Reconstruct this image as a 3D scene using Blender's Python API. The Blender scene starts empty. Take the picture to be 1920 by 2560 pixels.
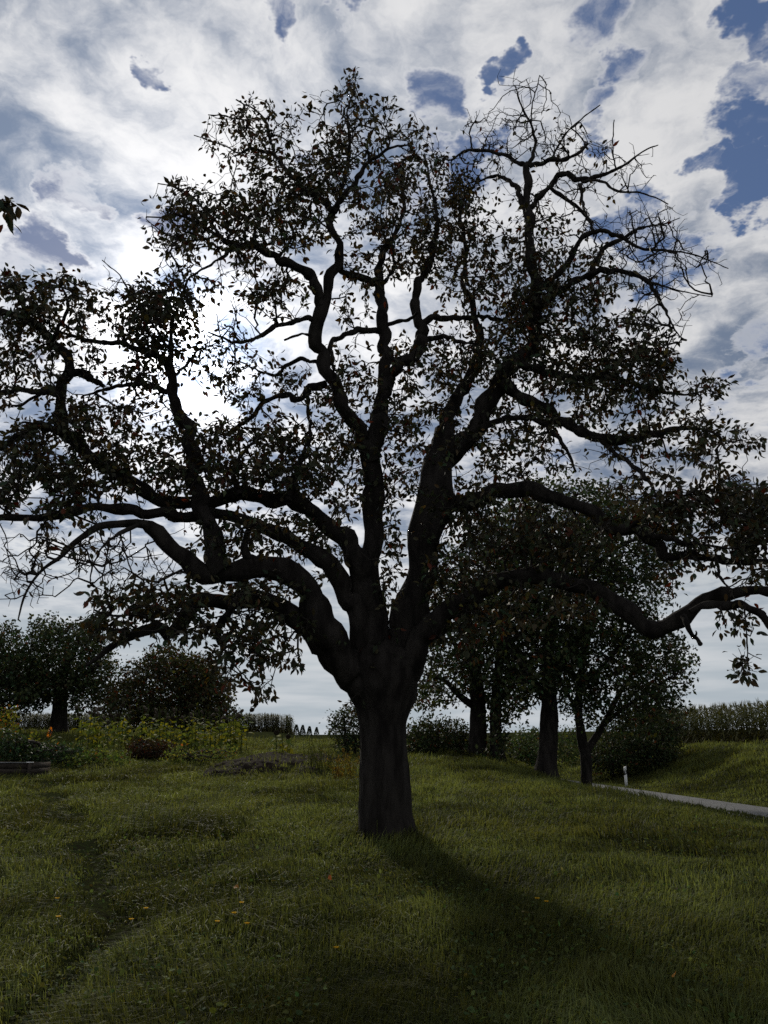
import bpy, math, random
import numpy as np
from mathutils import Matrix, Vector

# ------------------------------------------------------------------ camera, sky, sun, exposure
sc = bpy.context.scene
COL = sc.collection
R = math.radians
random.seed(7)
rng = np.random.default_rng(11)

PITCH = R(15.9)
F = 1997.0                      # focal length in pixels of the 1920 x 2560 photograph
CAM = np.array([0.0, 0.0, 1.6])
cd = bpy.data.cameras.new("camera")
cam = bpy.data.objects.new("camera", cd)
COL.objects.link(cam)
cam.location = CAM
cam.rotation_euler = (math.pi / 2 + PITCH, 0, 0)
cd.sensor_fit = 'VERTICAL'
cd.sensor_height = 24.0
cd.lens = 24.0 * F / 2560.0
cd.clip_start = 0.05
cd.clip_end = 5000
sc.camera = cam
FWD = np.array([0, math.cos(PITCH), math.sin(PITCH)])


def ray(px, py):
    u = (px - 960.0) / F
    v = (1280.0 - py) / F
    return np.array([u, math.cos(PITCH) - v * math.sin(PITCH), math.sin(PITCH) + v * math.cos(PITCH)])


def P(px, py, Y):
    d = ray(px, py)
    return CAM + d * (Y / d[1])


def mpp(p):
    """metres per photograph pixel at point p"""
    return float(np.dot(np.asarray(p) - CAM, FWD)) / F


sd = ray(462, 880)
sd /= np.linalg.norm(sd)
SUN_EL = math.asin(sd[2])
SUN_AZ = math.atan2(sd[0], sd[1])

sl = bpy.data.lights.new("sun", 'SUN')
sl.energy = 2.6
sl.angle = R(3.5)
sl.color = (1.0, 0.93, 0.80)
so = bpy.data.objects.new("sun", sl)
COL.objects.link(so)
so.rotation_euler = Vector(sd).to_track_quat('Z', 'Y').to_euler()

vs = sc.view_settings
vs.view_transform = 'Standard'
vs.look = 'None'
vs.gamma = 1.0
vs.exposure = 0.0
vs.use_curve_mapping = False
sc.cycles.use_denoising = False
sc.cycles.max_bounces = 5
sc.cycles.diffuse_bounces = 3
sc.cycles.transmission_bounces = 3
sc.cycles.sample_clamp_indirect = 1.5


class NT:
    """small helper to write node trees"""
    def __init__(s, tree):
        s.t = tree
        s.n = tree.nodes
        s.l = tree.links

    def put(s, sock, v):
        if hasattr(v, 'is_output') or isinstance(v, bpy.types.NodeSocket):
            s.l.new(v, sock)
        elif v is not None:
            sock.default_value = v

    def m(s, op, a, b=None, c=None, clamp=False):
        n = s.n.new('ShaderNodeMath')
        n.operation = op
        n.use_clamp = clamp
        for i, v in enumerate((a, b, c)):
            s.put(n.inputs[i], v)
        return n.outputs[0]

    def v(s, op, a, b=None, scale=None):
        n = s.n.new('ShaderNodeVectorMath')
        n.operation = op
        s.put(n.inputs[0], a)
        if b is not None:
            s.put(n.inputs[1], b)
        if scale is not None:
            s.put(n.inputs['Scale'], scale)
        return n.outputs['Value'] if op in ('DOT_PRODUCT', 'LENGTH', 'DISTANCE') else n.outputs['Vector']

    def noise(s, vec, scale, detail=4, rough=0.5, dist=0.0, color=False):
        n = s.n.new('ShaderNodeTexNoise')
        if vec is not None:
            s.put(n.inputs['Vector'], vec)
        n.inputs['Scale'].default_value = scale
        n.inputs['Detail'].default_value = detail
        n.inputs['Roughness'].default_value = rough
        n.inputs['Distortion'].default_value = dist
        return n.outputs['Color'] if color else n.outputs[0]

    def step(s, x, a, b, lo=0.0, hi=1.0):
        n = s.n.new('ShaderNodeMapRange')
        n.interpolation_type = 'SMOOTHSTEP'
        for i, v in enumerate((x, a, b, lo, hi)):
            s.put(n.inputs[i], v)
        return n.outputs[0]

    def mix(s, f, a, b):
        n = s.n.new('ShaderNodeMix')
        n.data_type = 'RGBA'
        s.put(n.inputs[0], f)
        s.put(n.inputs[6], a)
        s.put(n.inputs[7], b)
        return n.outputs[2]


def build_world():
    w = bpy.data.worlds.new("World")
    sc.world = w
    w.use_nodes = True
    k = NT(w.node_tree)
    k.n.clear()
    out = k.n.new('ShaderNodeOutputWorld')
    bg = k.n.new('ShaderNodeBackground')
    bg.inputs['Strength'].default_value = 0.1
    k.l.new(bg.outputs[0], out.inputs[0])
    sky = k.n.new('ShaderNodeTexSky')
    sky.sky_type = 'NISHITA'
    sky.sun_disc = False
    sky.sun_elevation = SUN_EL
    sky.sun_rotation = SUN_AZ
    sky.altitude = 300
    sky.dust_density = 0.6
    sky.ozone_density = 2.0
    tc = k.n.new('ShaderNodeTexCoord')
    d0 = k.v('NORMALIZE', tc.outputs['Generated'])
    sx = k.n.new('ShaderNodeSeparateXYZ')
    k.l.new(d0, sx.inputs[0])
    dz = sx.outputs[2]
    den = k.m('ADD', k.m('MAXIMUM', dz, 0.0), 0.12)
    cb = k.n.new('ShaderNodeCombineXYZ')
    k.put(cb.inputs[0], k.m('DIVIDE', sx.outputs[0], den))
    k.put(cb.inputs[1], k.m('DIVIDE', sx.outputs[1], den))
    p = cb.outputs[0]                                    # the flat cloud layer
    # domain warp
    wv = k.v('SUBTRACT', k.noise(p, 2.2, 3, 0.5, color=True), (0.5, 0.5, 0.5))
    wv2 = k.v('SUBTRACT', k.noise(p, 8.0, 5, 0.62, color=True), (0.5, 0.5, 0.5))
    pw = k.v('ADD', k.v('ADD', p, k.v('SCALE', wv, scale=0.22)), k.v('SCALE', wv2, scale=0.07))
    n1 = k.noise(pw, 3.6, 9, 0.60)
    n2 = k.noise(k.v('ADD', pw, (7.3, 2.1, 0.0)), 3.2, 5, 0.5)
    n3 = k.noise(k.v('ADD', pw, (1.7, 9.4, 0.0)), 8.0, 7, 0.6)
    # gaps in the cloud layer, where blue shows
    dw = k.v('NORMALIZE', k.v('ADD', d0, k.v('ADD', k.v('SCALE', wv, scale=0.10), k.v('SCALE', wv2, scale=0.16))))
    holes = [(1880, 60, 70, .9), (1860, 190, 70, .85), (1890, 310, 90, .95), (1870, 470, 90, 1), (1790, 480, 60, .8), (1540, 215, 75, 1), (1500, 330, 60, .8),
             (1090, 215, 70, .68), (1225, 180, 38, .7), (1650, 640, 110, .9), (1560, 570, 100, .95), (1730, 690, 70, .8), (440, 570, 80, .8),
             (110, 632, 85, .75), (240, 500, 70, .7), (365, 172, 42, .8), (760, 380, 60, .7), (1000, 460, 80, .8),
             (110, 905, 70, .55), (1830, 1010, 80, .5), (1150, 400, 80, .8), (700, 20, 45, .6), (890, 5, 50, .7), (1480, 60, 80, .55), (1900, 860, 70, .5)]
    acc = None
    for (hx, hy, hr, hs) in holes:
        h = ray(hx, hy)
        h /= np.linalg.norm(h)
        hr *= 0.82
        ca = math.cos(hr * 1.3 / F)
        cbv = math.cos(hr * 0.2 / F)
        e = k.step(k.v('DOT_PRODUCT', dw, tuple(float(q) for q in h)), ca, cbv, 0.0, hs)
        acc = e if acc is None else k.m('MAXIMUM', acc, e)
    dn = k.m('ADD', k.m('MULTIPLY', k.m('SUBTRACT', n1, 0.5), 1.5), k.m('MULTIPLY', k.m('SUBTRACT', n3, 0.5), 0.9))
    dens = k.m('SUBTRACT', k.m('ADD', dn, 0.5), k.m('MULTIPLY', acc, 0.52))
    cover = k.step(dens, 0.04, 0.40)
    # light that comes through the cloud: thin = bright, thick = grey; brighter towards the sun
    puff = k.m('ADD', k.m('MULTIPLY', k.m('SUBTRACT', n2, 0.5), 1.5), k.m('MULTIPLY', k.m('SUBTRACT', n3, 0.5), 1.35))
    n4 = k.noise(k.v('ADD', pw, (4.2, 5.9, 0.0)), 15.0, 5, 0.55)
    puff = k.m('ADD', puff, k.m('MULTIPLY', k.m('SUBTRACT', n4, 0.5), 0.55))
    thick = k.step(puff, -0.36, 0.36)
    thick = k.m('MULTIPLY', thick, k.step(dens, 0.18, 0.44, 0.10, 1.0))
    ccol = k.mix(thick, (8.3, 8.3, 8.4, 1), (1.95, 2.5, 3.55, 1))
    cs = k.v('DOT_PRODUCT', d0, tuple(float(q) for q in sd))
    ang = k.m('ARCCOSINE', k.m('MINIMUM', cs, 0.99999))
    g1 = k.m('MULTIPLY', k.m('EXPONENT', k.m('MULTIPLY', k.m('POWER', k.m('DIVIDE', ang, R(3.6)), 2.0), -1.0)), 5.0)
    g2 = k.m('MULTIPLY', k.m('EXPONENT', k.m('MULTIPLY', k.m('DIVIDE', ang, R(10.0)), -1.0)), 0.9)
    g3 = k.m('MULTIPLY', k.m('EXPONENT', k.m('MULTIPLY', k.m('DIVIDE', ang, R(28.0)), -1.0)), 0.34)
    gl = k.m('ADD', 0.72, k.m('ADD', g3, k.m('ADD', g1, g2)))
    ccol = k.v('SCALE', ccol, scale=gl)
    blue = k.mix(0.70, sky.outputs[0], (0.62, 1.05, 2.3, 1))
    base = k.mix(cover, blue, ccol)
    # pale veil low over the horizon, with faint bands
    band = k.noise(k.v('MULTIPLY', d0, (3.0, 3.0, 26.0)), 2.0, 4, 0.5)
    hz = k.mix(k.step(band, 0.35, 0.7), (4.4, 5.0, 5.5, 1), (6.2, 6.5, 6.8, 1))
    hz = k.v('SCALE', hz, scale=k.m('ADD', 0.92, k.m('MULTIPLY', g2, 0.5)))
    base = k.mix(k.step(dz, 0.08, 0.30, 1.0, 0.0), base, hz)
    k.put(bg.inputs['Color'], base)


build_world()

# ------------------------------------------------------------------ materials
MATS = {}


def leaf_mat(name, col, trans=0.25, rough=0.55, tcol=None, spec=0.25):
    m = bpy.data.materials.new(name)
    m.use_nodes = True
    k = NT(m.node_tree)
    k.n.clear()
    out = k.n.new('ShaderNodeOutputMaterial')
    at = k.n.new('ShaderNodeAttribute')
    at.attribute_name = 'Col'
    mul = k.n.new('ShaderNodeMix')
    mul.data_type = 'RGBA'
    mul.blend_type = 'MULTIPLY'
    mul.inputs[0].default_value = 1.0
    k.l.new(at.outputs['Color'], mul.inputs[6])
    mul.inputs[7].default_value = (*col, 1)
    pb = k.n.new('ShaderNodeBsdfPrincipled')
    k.l.new(mul.outputs[2], pb.inputs['Base Color'])
    pb.inputs['Roughness'].default_value = rough
    pb.inputs['Specular IOR Level'].default_value = spec
    tr = k.n.new('ShaderNodeBsdfTranslucent')
    tm = k.n.new('ShaderNodeMix')
    tm.data_type = 'RGBA'
    tm.blend_type = 'MULTIPLY'
    tm.inputs[0].default_value = 1.0
    k.l.new(at.outputs['Color'], tm.inputs[6])
    tm.inputs[7].default_value = (*(tcol or col), 1)
    k.l.new(tm.outputs[2], tr.inputs['Color'])
    mx = k.n.new('ShaderNodeMixShader')
    mx.inputs[0].default_value = trans
    k.l.new(pb.outputs[0], mx.inputs[1])
    k.l.new(tr.outputs[0], mx.inputs[2])
    k.l.new(mx.outputs[0], out.inputs[0])
    MATS[name] = m
    return m


def solid_mat(name, c1, c2, scale=6.0, rough=0.85, bump=0.0, bscale=30.0, stretch=(1, 1, 1), spec=0.2):
    m = bpy.data.materials.new(name)
    m.use_nodes = True
    k = NT(m.node_tree)
    pb = k.n['Principled BSDF']
    tc = k.n.new('ShaderNodeTexCoord')
    vec = k.v('MULTIPLY', tc.outputs['Object'], stretch)
    f = k.step(k.noise(vec, scale, 6, 0.6), 0.3, 0.7)
    k.put(pb.inputs['Base Color'], k.mix(f, (*c1, 1), (*c2, 1)))
    pb.inputs['Roughness'].default_value = rough
    pb.inputs['Specular IOR Level'].default_value = spec
    if bump:
        b = k.n.new('ShaderNodeBump')
        b.inputs['Strength'].default_value = bump
        b.inputs['Distance'].default_value = 0.03
        k.put(b.inputs['Height'], k.noise(vec, bscale, 6, 0.65))
        k.l.new(b.outputs[0], pb.inputs['Normal'])
    MATS[name] = m
    return m


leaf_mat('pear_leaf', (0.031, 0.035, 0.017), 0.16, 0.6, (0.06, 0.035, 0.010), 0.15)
leaf_mat('tree_leaf', (0.034, 0.046, 0.019), 0.20, 0.65, (0.05, 0.06, 0.012), 0.10)
leaf_mat('grass', (0.078, 0.092, 0.032), 0.42, 0.7, (0.125, 0.142, 0.026), 0.08)
leaf_mat('weed', (0.060, 0.080, 0.026), 0.35, 0.75, (0.10, 0.115, 0.02), 0.06)
leaf_mat('maize', (0.052, 0.062, 0.022), 0.28, 0.7, (0.08, 0.085, 0.015), 0.08)
leaf_mat('petal', (0.60, 0.33, 0.02), 0.30, 0.6, (0.7, 0.4, 0.02))
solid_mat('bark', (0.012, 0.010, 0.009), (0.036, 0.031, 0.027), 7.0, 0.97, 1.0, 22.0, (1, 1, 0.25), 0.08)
solid_mat('twig_bark', (0.020, 0.017, 0.015), (0.036, 0.031, 0.027), 4.0, 0.95, spec=0.05)
solid_mat('soil', (0.012, 0.009, 0.007), (0.034, 0.026, 0.020), 7.0, 1.0, 1.0, 24.0, spec=0.02)
solid_mat('asphalt', (0.10, 0.10, 0.10), (0.15, 0.15, 0.147), 3.0, 0.85, 0.4, 120.0, spec=0.1)
solid_mat('old_wood', (0.03, 0.024, 0.019), (0.065, 0.052, 0.040), 4.0, 0.9, 0.6, 14.0, (1, 1, 8))
solid_mat('metal_strip', (0.20, 0.21, 0.22), (0.30, 0.31, 0.32), 3.0, 0.4)
solid_mat('white_plastic', (0.66, 0.66, 0.64), (0.8, 0.8, 0.78), 9.0, 0.45)
solid_mat('black_plastic', (0.015, 0.015, 0.016), (0.03, 0.03, 0.03), 9.0, 0.5)
solid_mat('reflector', (0.45, 0.46, 0.46), (0.6, 0.6, 0.6), 20.0, 0.25)
solid_mat('seed_head', (0.020, 0.016, 0.012), (0.05, 0.036, 0.022), 60.0, 0.95)


def ground_material():
    m = bpy.data.materials.new('meadow_ground')
    m.use_nodes = True
    k = NT(m.node_tree)
    pb = k.n['Principled BSDF']
    tc = k.n.new('ShaderNodeTexCoord')
    o = tc.outputs['Object']
    a = k.step(k.noise(o, 0.9, 6, 0.6), 0.3, 0.7)
    b = k.step(k.noise(o, 14.0, 6, 0.65), 0.35, 0.65)
    c1 = k.mix(a, (0.020, 0.030, 0.010, 1), (0.045, 0.050, 0.016, 1))
    c2 = k.mix(b, c1, (0.018, 0.017, 0.010, 1))
    k.put(pb.inputs['Base Color'], c2)
    pb.inputs['Roughness'].default_value = 1.0
    pb.inputs['Specular IOR Level'].default_value = 0.0
    bp = k.n.new('ShaderNodeBump')
    bp.inputs['Strength'].default_value = 0.9
    bp.inputs['Distance'].default_value = 0.05
    k.put(bp.inputs['Height'], k.noise(o, 22.0, 7, 0.7))
    k.l.new(bp.outputs[0], pb.inputs['Normal'])
    MATS['meadow_ground'] = m


ground_material()

# ------------------------------------------------------------------ scene-graph helpers


def tag(o, label=None, cat=None, group=None, kind=None):
    if label:
        o['label'] = label
    if cat:
        o['category'] = cat
    if group:
        o['group'] = group
    if kind:
        o['kind'] = kind
    return o


def thing(name, loc, label, cat, group=None):
    e = bpy.data.objects.new(name, None)
    COL.objects.link(e)
    e.location = [float(q) for q in loc]
    e.empty_display_size = 0.2
    return tag(e, label, cat, group)


def mesh_np(name, V, T, mat, col=None, smooth=False):
    """mesh from vertex array and triangle/quad index array"""
    V = np.asarray(V, dtype=np.float32)
    T = np.asarray(T, dtype=np.int32)
    me = bpy.data.meshes.new(name)
    n = T.shape[1]
    me.vertices.add(len(V))
    me.vertices.foreach_set('co', V.ravel())
    me.loops.add(T.size)
    me.loops.foreach_set('vertex_index', T.ravel())
    me.polygons.add(len(T))
    me.polygons.foreach_set('loop_start', np.arange(0, T.size, n, dtype=np.int32))
    me.polygons.foreach_set('loop_total', np.full(len(T), n, dtype=np.int32))
    if smooth:
        me.polygons.foreach_set('use_smooth', np.ones(len(T), dtype=bool))
    if col is not None:
        ca = me.color_attributes.new('Col', 'FLOAT_COLOR', 'POINT')
        c4 = np.ones((len(V), 4), dtype=np.float32)
        c4[:, :3] = col
        ca.data.foreach_set('color', c4.ravel())
    me.update(calc_edges=True)
    me.validate()
    me.materials.append(MATS[mat])
    return me


def obj_me(name, me, parent=None, loc=None):
    o = bpy.data.objects.new(name, me)
    COL.objects.link(o)
    if parent is not None:
        o.parent = parent
    if loc is not None:
        o.location = [float(q) for q in loc]
    return o


def obj_np(name, V, T, mat, parent=None, col=None, smooth=False, origin=None):
    V = np.asarray(V, dtype=np.float64)
    if parent is not None:
        org = np.array(parent.location)
        if parent.parent is not None:
            org = org + np.array(parent.parent.location)
        me = mesh_np(name, V - org, T, mat, col, smooth)
        return obj_me(name, me, parent)
    if origin is not None:
        return obj_me(name, mesh_np(name, V - np.array(origin), T, mat, col, smooth), None, origin)
    return obj_me(name, mesh_np(name, V, T, mat, col, smooth))


def copy_tree(o, parent=None):
    c = o.copy()
    COL.objects.link(c)
    c.parent = parent
    for ch in list(o.children):
        copy_tree(ch, c)
    return c


# ------------------------------------------------------------------ noise and terrain
_lat = np.random.default_rng(3).random((256, 256))


def vnoise(x, y):
    x = np.asarray(x, dtype=np.float64)
    y = np.asarray(y, dtype=np.float64)
    xi = np.floor(x).astype(int)
    yi = np.floor(y).astype(int)
    fx = x - xi
    fy = y - yi
    fx = fx * fx * (3 - 2 * fx)
    fy = fy * fy * (3 - 2 * fy)
    g = lambda a, b: _lat[a & 255, b & 255]
    return (g(xi, yi) * (1 - fx) + g(xi + 1, yi) * fx) * (1 - fy) + (g(xi, yi + 1) * (1 - fx) + g(xi + 1, yi + 1) * fx) * fy


def fbm(x, y, o=4):
    s = 0
    a = 0.5
    for i in range(o):
        s = s + a * vnoise(x * 2 ** i + 17.3 * i, y * 2 ** i - 9.1 * i)
        a *= 0.5
    return s


def sstep(a, b, x):
    t = np.clip((x - a) / (b - a), 0, 1)
    return t * t * (3 - 2 * t)


def road_far(y):
    """x of the road's far edge"""
    return 11.8 - 0.126 * (y - 26) - 0.0012 * np.maximum(y - 48, 0) ** 2


def road_z(y):
    return np.interp(y, [-40, 20, 46, 90, 160, 400, 4000], [-0.5, -0.42, -0.42, 0.5, 1.4, 1.6, 1.0])


ROAD_W = 3.0
# trodden track at the left: (x, y) centre line on the ground
TRACK = np.array([[-2.0, 3.0], [-1.95, 5.2], [-2.05, 6.5], [-2.55, 8.0], [-3.4, 10.0], [-4.3, 12.0], [-5.6, 14.6], [-7.3, 18.0], [-8.6, 21.0]])


def track_d(x, y):
    xc = np.interp(y, TRACK[:, 1], TRACK[:, 0])
    w = 0.12 + 0.014 * np.clip(y - 5, 0, 12)
    d = np.abs(x - xc + 0.14 * (vnoise(np.asarray(y) * 1.3, np.asarray(y) * 0) - 0.5) * 2) / w
    return np.where((y > 2) & (y < 20.5), d, 9.0)


SOIL = (-3.25, 24.3, 1.9, 3.4)     # centre and half sizes of the dug bed


def soil_m(x, y):
    q = ((x - SOIL[0]) / SOIL[2]) ** 2 + ((y - SOIL[1]) / SOIL[3]) ** 2 + 0.9 * (vnoise(x * 1.1, y * 1.1) - 0.5) + 0.35 * (vnoise(x * 3.3, y * 3.3) - 0.5)
    return q


def H(x, y, bumps=True):
    x = np.asarray(x, dtype=np.float64)
    y = np.asarray(y, dtype=np.float64)
    left = np.interp(y, [-60, 0, 6, 11, 20, 30, 50, 120, 300, 700, 3000], [-0.6, 0, 0.12, 0.41, 0.62, 1.15, 2.0, 2.65, 3.4, 3.0, -20])
    mid = np.interp(y, [-60, 0, 6, 11, 20, 30, 50, 120, 300, 700, 3000], [-0.6, 0, 0.12, 0.41, 0.62, 1.10, 1.45, 1.70, 1.9, 1.9, -20])
    b = sstep(-16, -7, x)
    z = left * (1 - b) + mid * b
    if bumps:
        z = z + 0.13 * (fbm(x * 0.45, y * 0.45, 3) - 0.44) + 0.05 * (vnoise(x * 2.1, y * 2.1) - 0.5)
        z = z - 0.09 * np.exp(-(track_d(x, y) * 0.8) ** 2)
        z = z + 0.22 * sstep(0, 1, 1.15 - soil_m(x, y))
    xf = road_far(y)
    rz = road_z(y)
    s = sstep(0.15, 4.2 + 2.2 * (1 - sstep(24, 34, y)), xf - ROAD_W - x)
    bank = 1.15 + 0.012 * np.clip(x - xf, 0, 200) + 0.006 * np.clip(y - 40, 0, 200)
    bank = np.where(y > 300, bank - (y - 300) * 0.006, bank)
    if bumps:
        bank = bank + 0.25 * (fbm(x * 0.4 + 40, y * 0.4, 3) - 0.44)
    t = sstep(0.7, 8.2, x - xf)
    berm = 0.26 * np.exp(-((xf - ROAD_W - x - 0.75) / 0.55) ** 2) * sstep(0, 0.3, xf - ROAD_W - x)
    return np.where(x < xf - ROAD_W / 2, rz + (z - rz) * s + berm, rz + (bank - rz) * t)


def hz(x, y):
    return float(H(np.array([x]), np.array([y]))[0])


def ground_at(px, py, y0=4.0, y1=160.0):
    """first meeting of the pixel ray with the terrain"""
    d = ray(px, py)
    ys = np.linspace(y0, y1, 3000)
    pts = CAM[None] + d[None] * (ys / d[1])[:, None]
    h = H(pts[:, 0], pts[:, 1])
    i = np.argmax(pts[:, 2] < h)
    if not (pts[i, 2] < h[i]):
        i = len(ys) - 1
    return np.array([pts[i, 0], pts[i, 1], h[i]])


def build_ground():
    ux = np.linspace(-1, 1, 261)
    xs = 9 * ux + 2200 * np.sign(ux) * np.abs(ux) ** 7 + 30 * ux ** 3
    uy = np.linspace(0, 1, 361)
    ys = -40 + 46 * uy + 3000 * uy ** 9 + 120 * uy ** 4
    X, Y = np.meshgrid(xs, ys)
    Z = H(X, Y)
    V = np.stack([X, Y, Z], -1).reshape(-1, 3)
    nx, ny = len(xs), len(ys)
    i = np.arange(nx * ny).reshape(ny, nx)
    Q = np.stack([i[:-1, :-1], i[:-1, 1:], i[1:, 1:], i[1:, :-1]], -1).reshape(-1, 4)
    g = obj_np('ground', V, Q, 'meadow_ground', smooth=True)
    tag(g, kind='structure')
    # road sheet
    ys = np.linspace(-30, 130, 200)
    rows = []
    for y in ys:
        xf = float(road_far(y))
        for f in np.linspace(0.06, 0.97, 6):
            rows.append((xf - ROAD_W * f, y, float(road_z(y)) + 0.03 + 0.02 * (1 - (2 * f - 1) ** 2)))
    i = np.arange(len(rows)).reshape(len(ys), 6)
    Q = np.stack([i[:-1, 1:], i[:-1, :-1], i[1:, :-1], i[1:, 1:]], -1).reshape(-1, 4)
    tag(obj_np('road', rows, Q, 'asphalt', smooth=True), kind='structure')
    # dug soil bed: a lumpy sheet
    gx = np.linspace(SOIL[0] - 2.6, SOIL[0] + 2.6, 130)
    gy = np.linspace(SOIL[1] - 4.4, SOIL[1] + 4.4, 180)
    X, Y = np.meshgrid(gx, gy)
    q = soil_m(X, Y)
    Z = H(X, Y) + 0.03 + 0.12 * (fbm(X * 3.5, Y * 3.5, 4) - 0.42) + 0.08 * np.clip(vnoise(X * 9, Y * 9) - 0.55, 0, 1) - np.clip(q - 0.85, 0, 2) * 0.5
    i = np.arange(X.size).reshape(X.shape)
    Q = np.stack([i[:-1, :-1], i[:-1, 1:], i[1:, 1:], i[1:, :-1]], -1).reshape(-1, 4)
    tag(obj_np('soil_bed', np.stack([X, Y, Z], -1).reshape(-1, 3), Q, 'soil'), kind='structure')


build_ground()

# ------------------------------------------------------------------ tree engine


def catmull(pts, n=6):
    pts = np.asarray(pts, dtype=np.float64)
    if len(pts) < 3:
        t = np.linspace(0, 1, n * 2 + 1)[:, None]
        return pts[0] * (1 - t) + pts[-1] * t
    q = np.vstack([2 * pts[0] - pts[1], pts, 2 * pts[-1] - pts[-2]])
    out = []
    for i in range(1, len(q) - 2):
        p0, p1, p2, p3 = q[i - 1], q[i], q[i + 1], q[i + 2]
        for t in np.linspace(0, 1, n, endpoint=False):
            out.append(0.5 * ((2 * p1) + (-p0 + p2) * t + (2 * p0 - 5 * p1 + 4 * p2 - p3) * t * t + (-p0 + 3 * p1 - 3 * p2 + p3) * t ** 3))
    out.append(pts[-1])
    return np.array(out)


def resample(c, step):
    d = np.r_[0, np.cumsum(np.linalg.norm(np.diff(c[:, :3], axis=0), axis=1))]
    n = max(3, int(d[-1] / step) + 1)
    s = np.linspace(0, d[-1], n)
    return np.stack([np.interp(s, d, c[:, j]) for j in range(c.shape[1])], -1)


def tube(c, sides=12, lump=0.08, ridge=0.0, seed=0, cap=True, ridges=9):
    """tube along c (x, y, z, r); returns verts, quads"""
    p = c[:, :3]
    r = c[:, 3]
    n = len(p)
    t = np.gradient(p, axis=0)
    t /= np.linalg.norm(t, axis=1)[:, None] + 1e-9
    u = np.cross(t[0], [0.3, 1.0, 0.1])
    u /= np.linalg.norm(u)
    V = []
    a = np.linspace(0, 2 * math.pi, sides, endpoint=False)
    s = 0.0
    for i in range(n):
        u = u - t[i] * np.dot(u, t[i])
        u /= np.linalg.norm(u) + 1e-9
        w = np.cross(t[i], u)
        if i:
            s += np.linalg.norm(p[i] - p[i - 1])
        k = 1 + lump * 2 * (vnoise(a * 1.1 + seed, np.full(sides, s / (r[i] * 2.2 + 0.05)) + seed) - 0.5)
        if ridge:
            k = k + ridge * 2 * (vnoise(a / (2 * math.pi) * ridges * 2 + seed + 1.4 * vnoise(np.full(sides, s * 3), a), np.full(sides, s * 2.2)) - 0.5)
            k = k + ridge * 1.2 * (vnoise(a / (2 * math.pi) * ridges * 5 + seed, np.full(sides, s * 7)) - 0.5)
        V.append(p[i] + r[i] * (np.cos(a) * k)[:, None] * u + r[i] * (np.sin(a) * k)[:, None] * w)
    V = np.vstack(V)
    i = np.arange(n * sides).reshape(n, sides)
    j = np.roll(i, -1, axis=1)
    Q = np.stack([i[:-1], j[:-1], j[1:], i[1:]], -1).reshape(-1, 4)
    if cap:
        V = np.vstack([V, p[-1] + t[-1] * r[-1] * 0.6])
        e = len(V) - 1
        last = i[-1]
        Q = np.vstack([Q, np.stack([last, np.roll(last, -1), np.full(sides, e), np.full(sides, e)], -1)])
    return V, Q


def tri(Q):
    Q = np.asarray(Q)
    if Q.shape[1] == 3:
        return Q
    return np.vstack([Q[:, [0, 1, 2]], Q[Q[:, 2] != Q[:, 3]][:, [0, 2, 3]]])


def px_limb(pts, Y0, Y1, rscale=1.0, wob=0.15, seed=0):
    """a limb drawn as (px, py, half width px) at distances Y0..Y1 -> array x, y, z, r"""
    pts = np.array(pts, dtype=np.float64)
    s = np.r_[0, np.cumsum(np.hypot(*np.diff(pts[:, :2], axis=0).T))]
    s /= s[-1]
    r_ = np.random.default_rng(seed + 5)
    ph = r_.random(2) * 6.28
    out = []
    for k, (px, py, hw) in enumerate(pts):
        Y = Y0 + (Y1 - Y0) * s[k] + wob * s[k] * (math.sin(5 * s[k] + ph[0]) + 0.5 * math.sin(11 * s[k] + ph[1]))
        p = P(px, py, Y)
        out.append((*p, hw * mpp(p) * rscale))
    return np.array(out)


LEAF_T = np.array([[0, 0, 0], [-.22, .22, .05], [.22, .22, .05], [-.30, .50, .08], [.30, .50, .08], [0, .5, 0], [-.17, .80, .03], [.17, .80, .03], [0, 1.04, -.10]])
LEAF_F = np.array([[0, 5, 1], [0, 2, 5], [1, 5, 3], [2, 4, 5], [3, 5, 6], [4, 7, 5], [5, 8, 6], [5, 7, 8]])
LEAF_T2 = np.array([[0, 0, 0], [-.30, .45, .07], [.30, .45, .07], [0, 1.0, -.06]])
LEAF_F2 = np.array([[0, 2, 1], [1, 2, 3]])


def leaf_frames(n, tipdir, r_, up_bias=0.5):
    """random orthonormal frames whose second axis points along tipdir"""
    y = tipdir / (np.linalg.norm(tipdir, axis=1)[:, None] + 1e-9)
    z = r_.normal(size=(n, 3)) + np.array([0, 0, up_bias])
    x = np.cross(y, z)
    x /= np.linalg.norm(x, axis=1)[:, None] + 1e-9
    z = np.cross(x, y)
    return x, y, z


def leaves_mesh(pos, x, y, z, size, width=None, template=LEAF_T, faces=LEAF_F, curl=None):
    n = len(pos)
    T = template[None].repeat(n, 0).copy()
    if width is not None:
        T[:, :, 0] *= width[:, None]
    if curl is not None:
        T[:, :, 2] += curl[:, None] * (T[:, :, 1] ** 2)
    V = pos[:, None] + size[:, None, None] * (T[:, :, 0:1] * x[:, None] + T[:, :, 1:2] * y[:, None] + T[:, :, 2:3] * z[:, None])
    k = template.shape[0]
    Fi = (faces[None] + (np.arange(n) * k)[:, None, None]).reshape(-1, 3)
    return V.reshape(-1, 3), Fi


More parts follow.
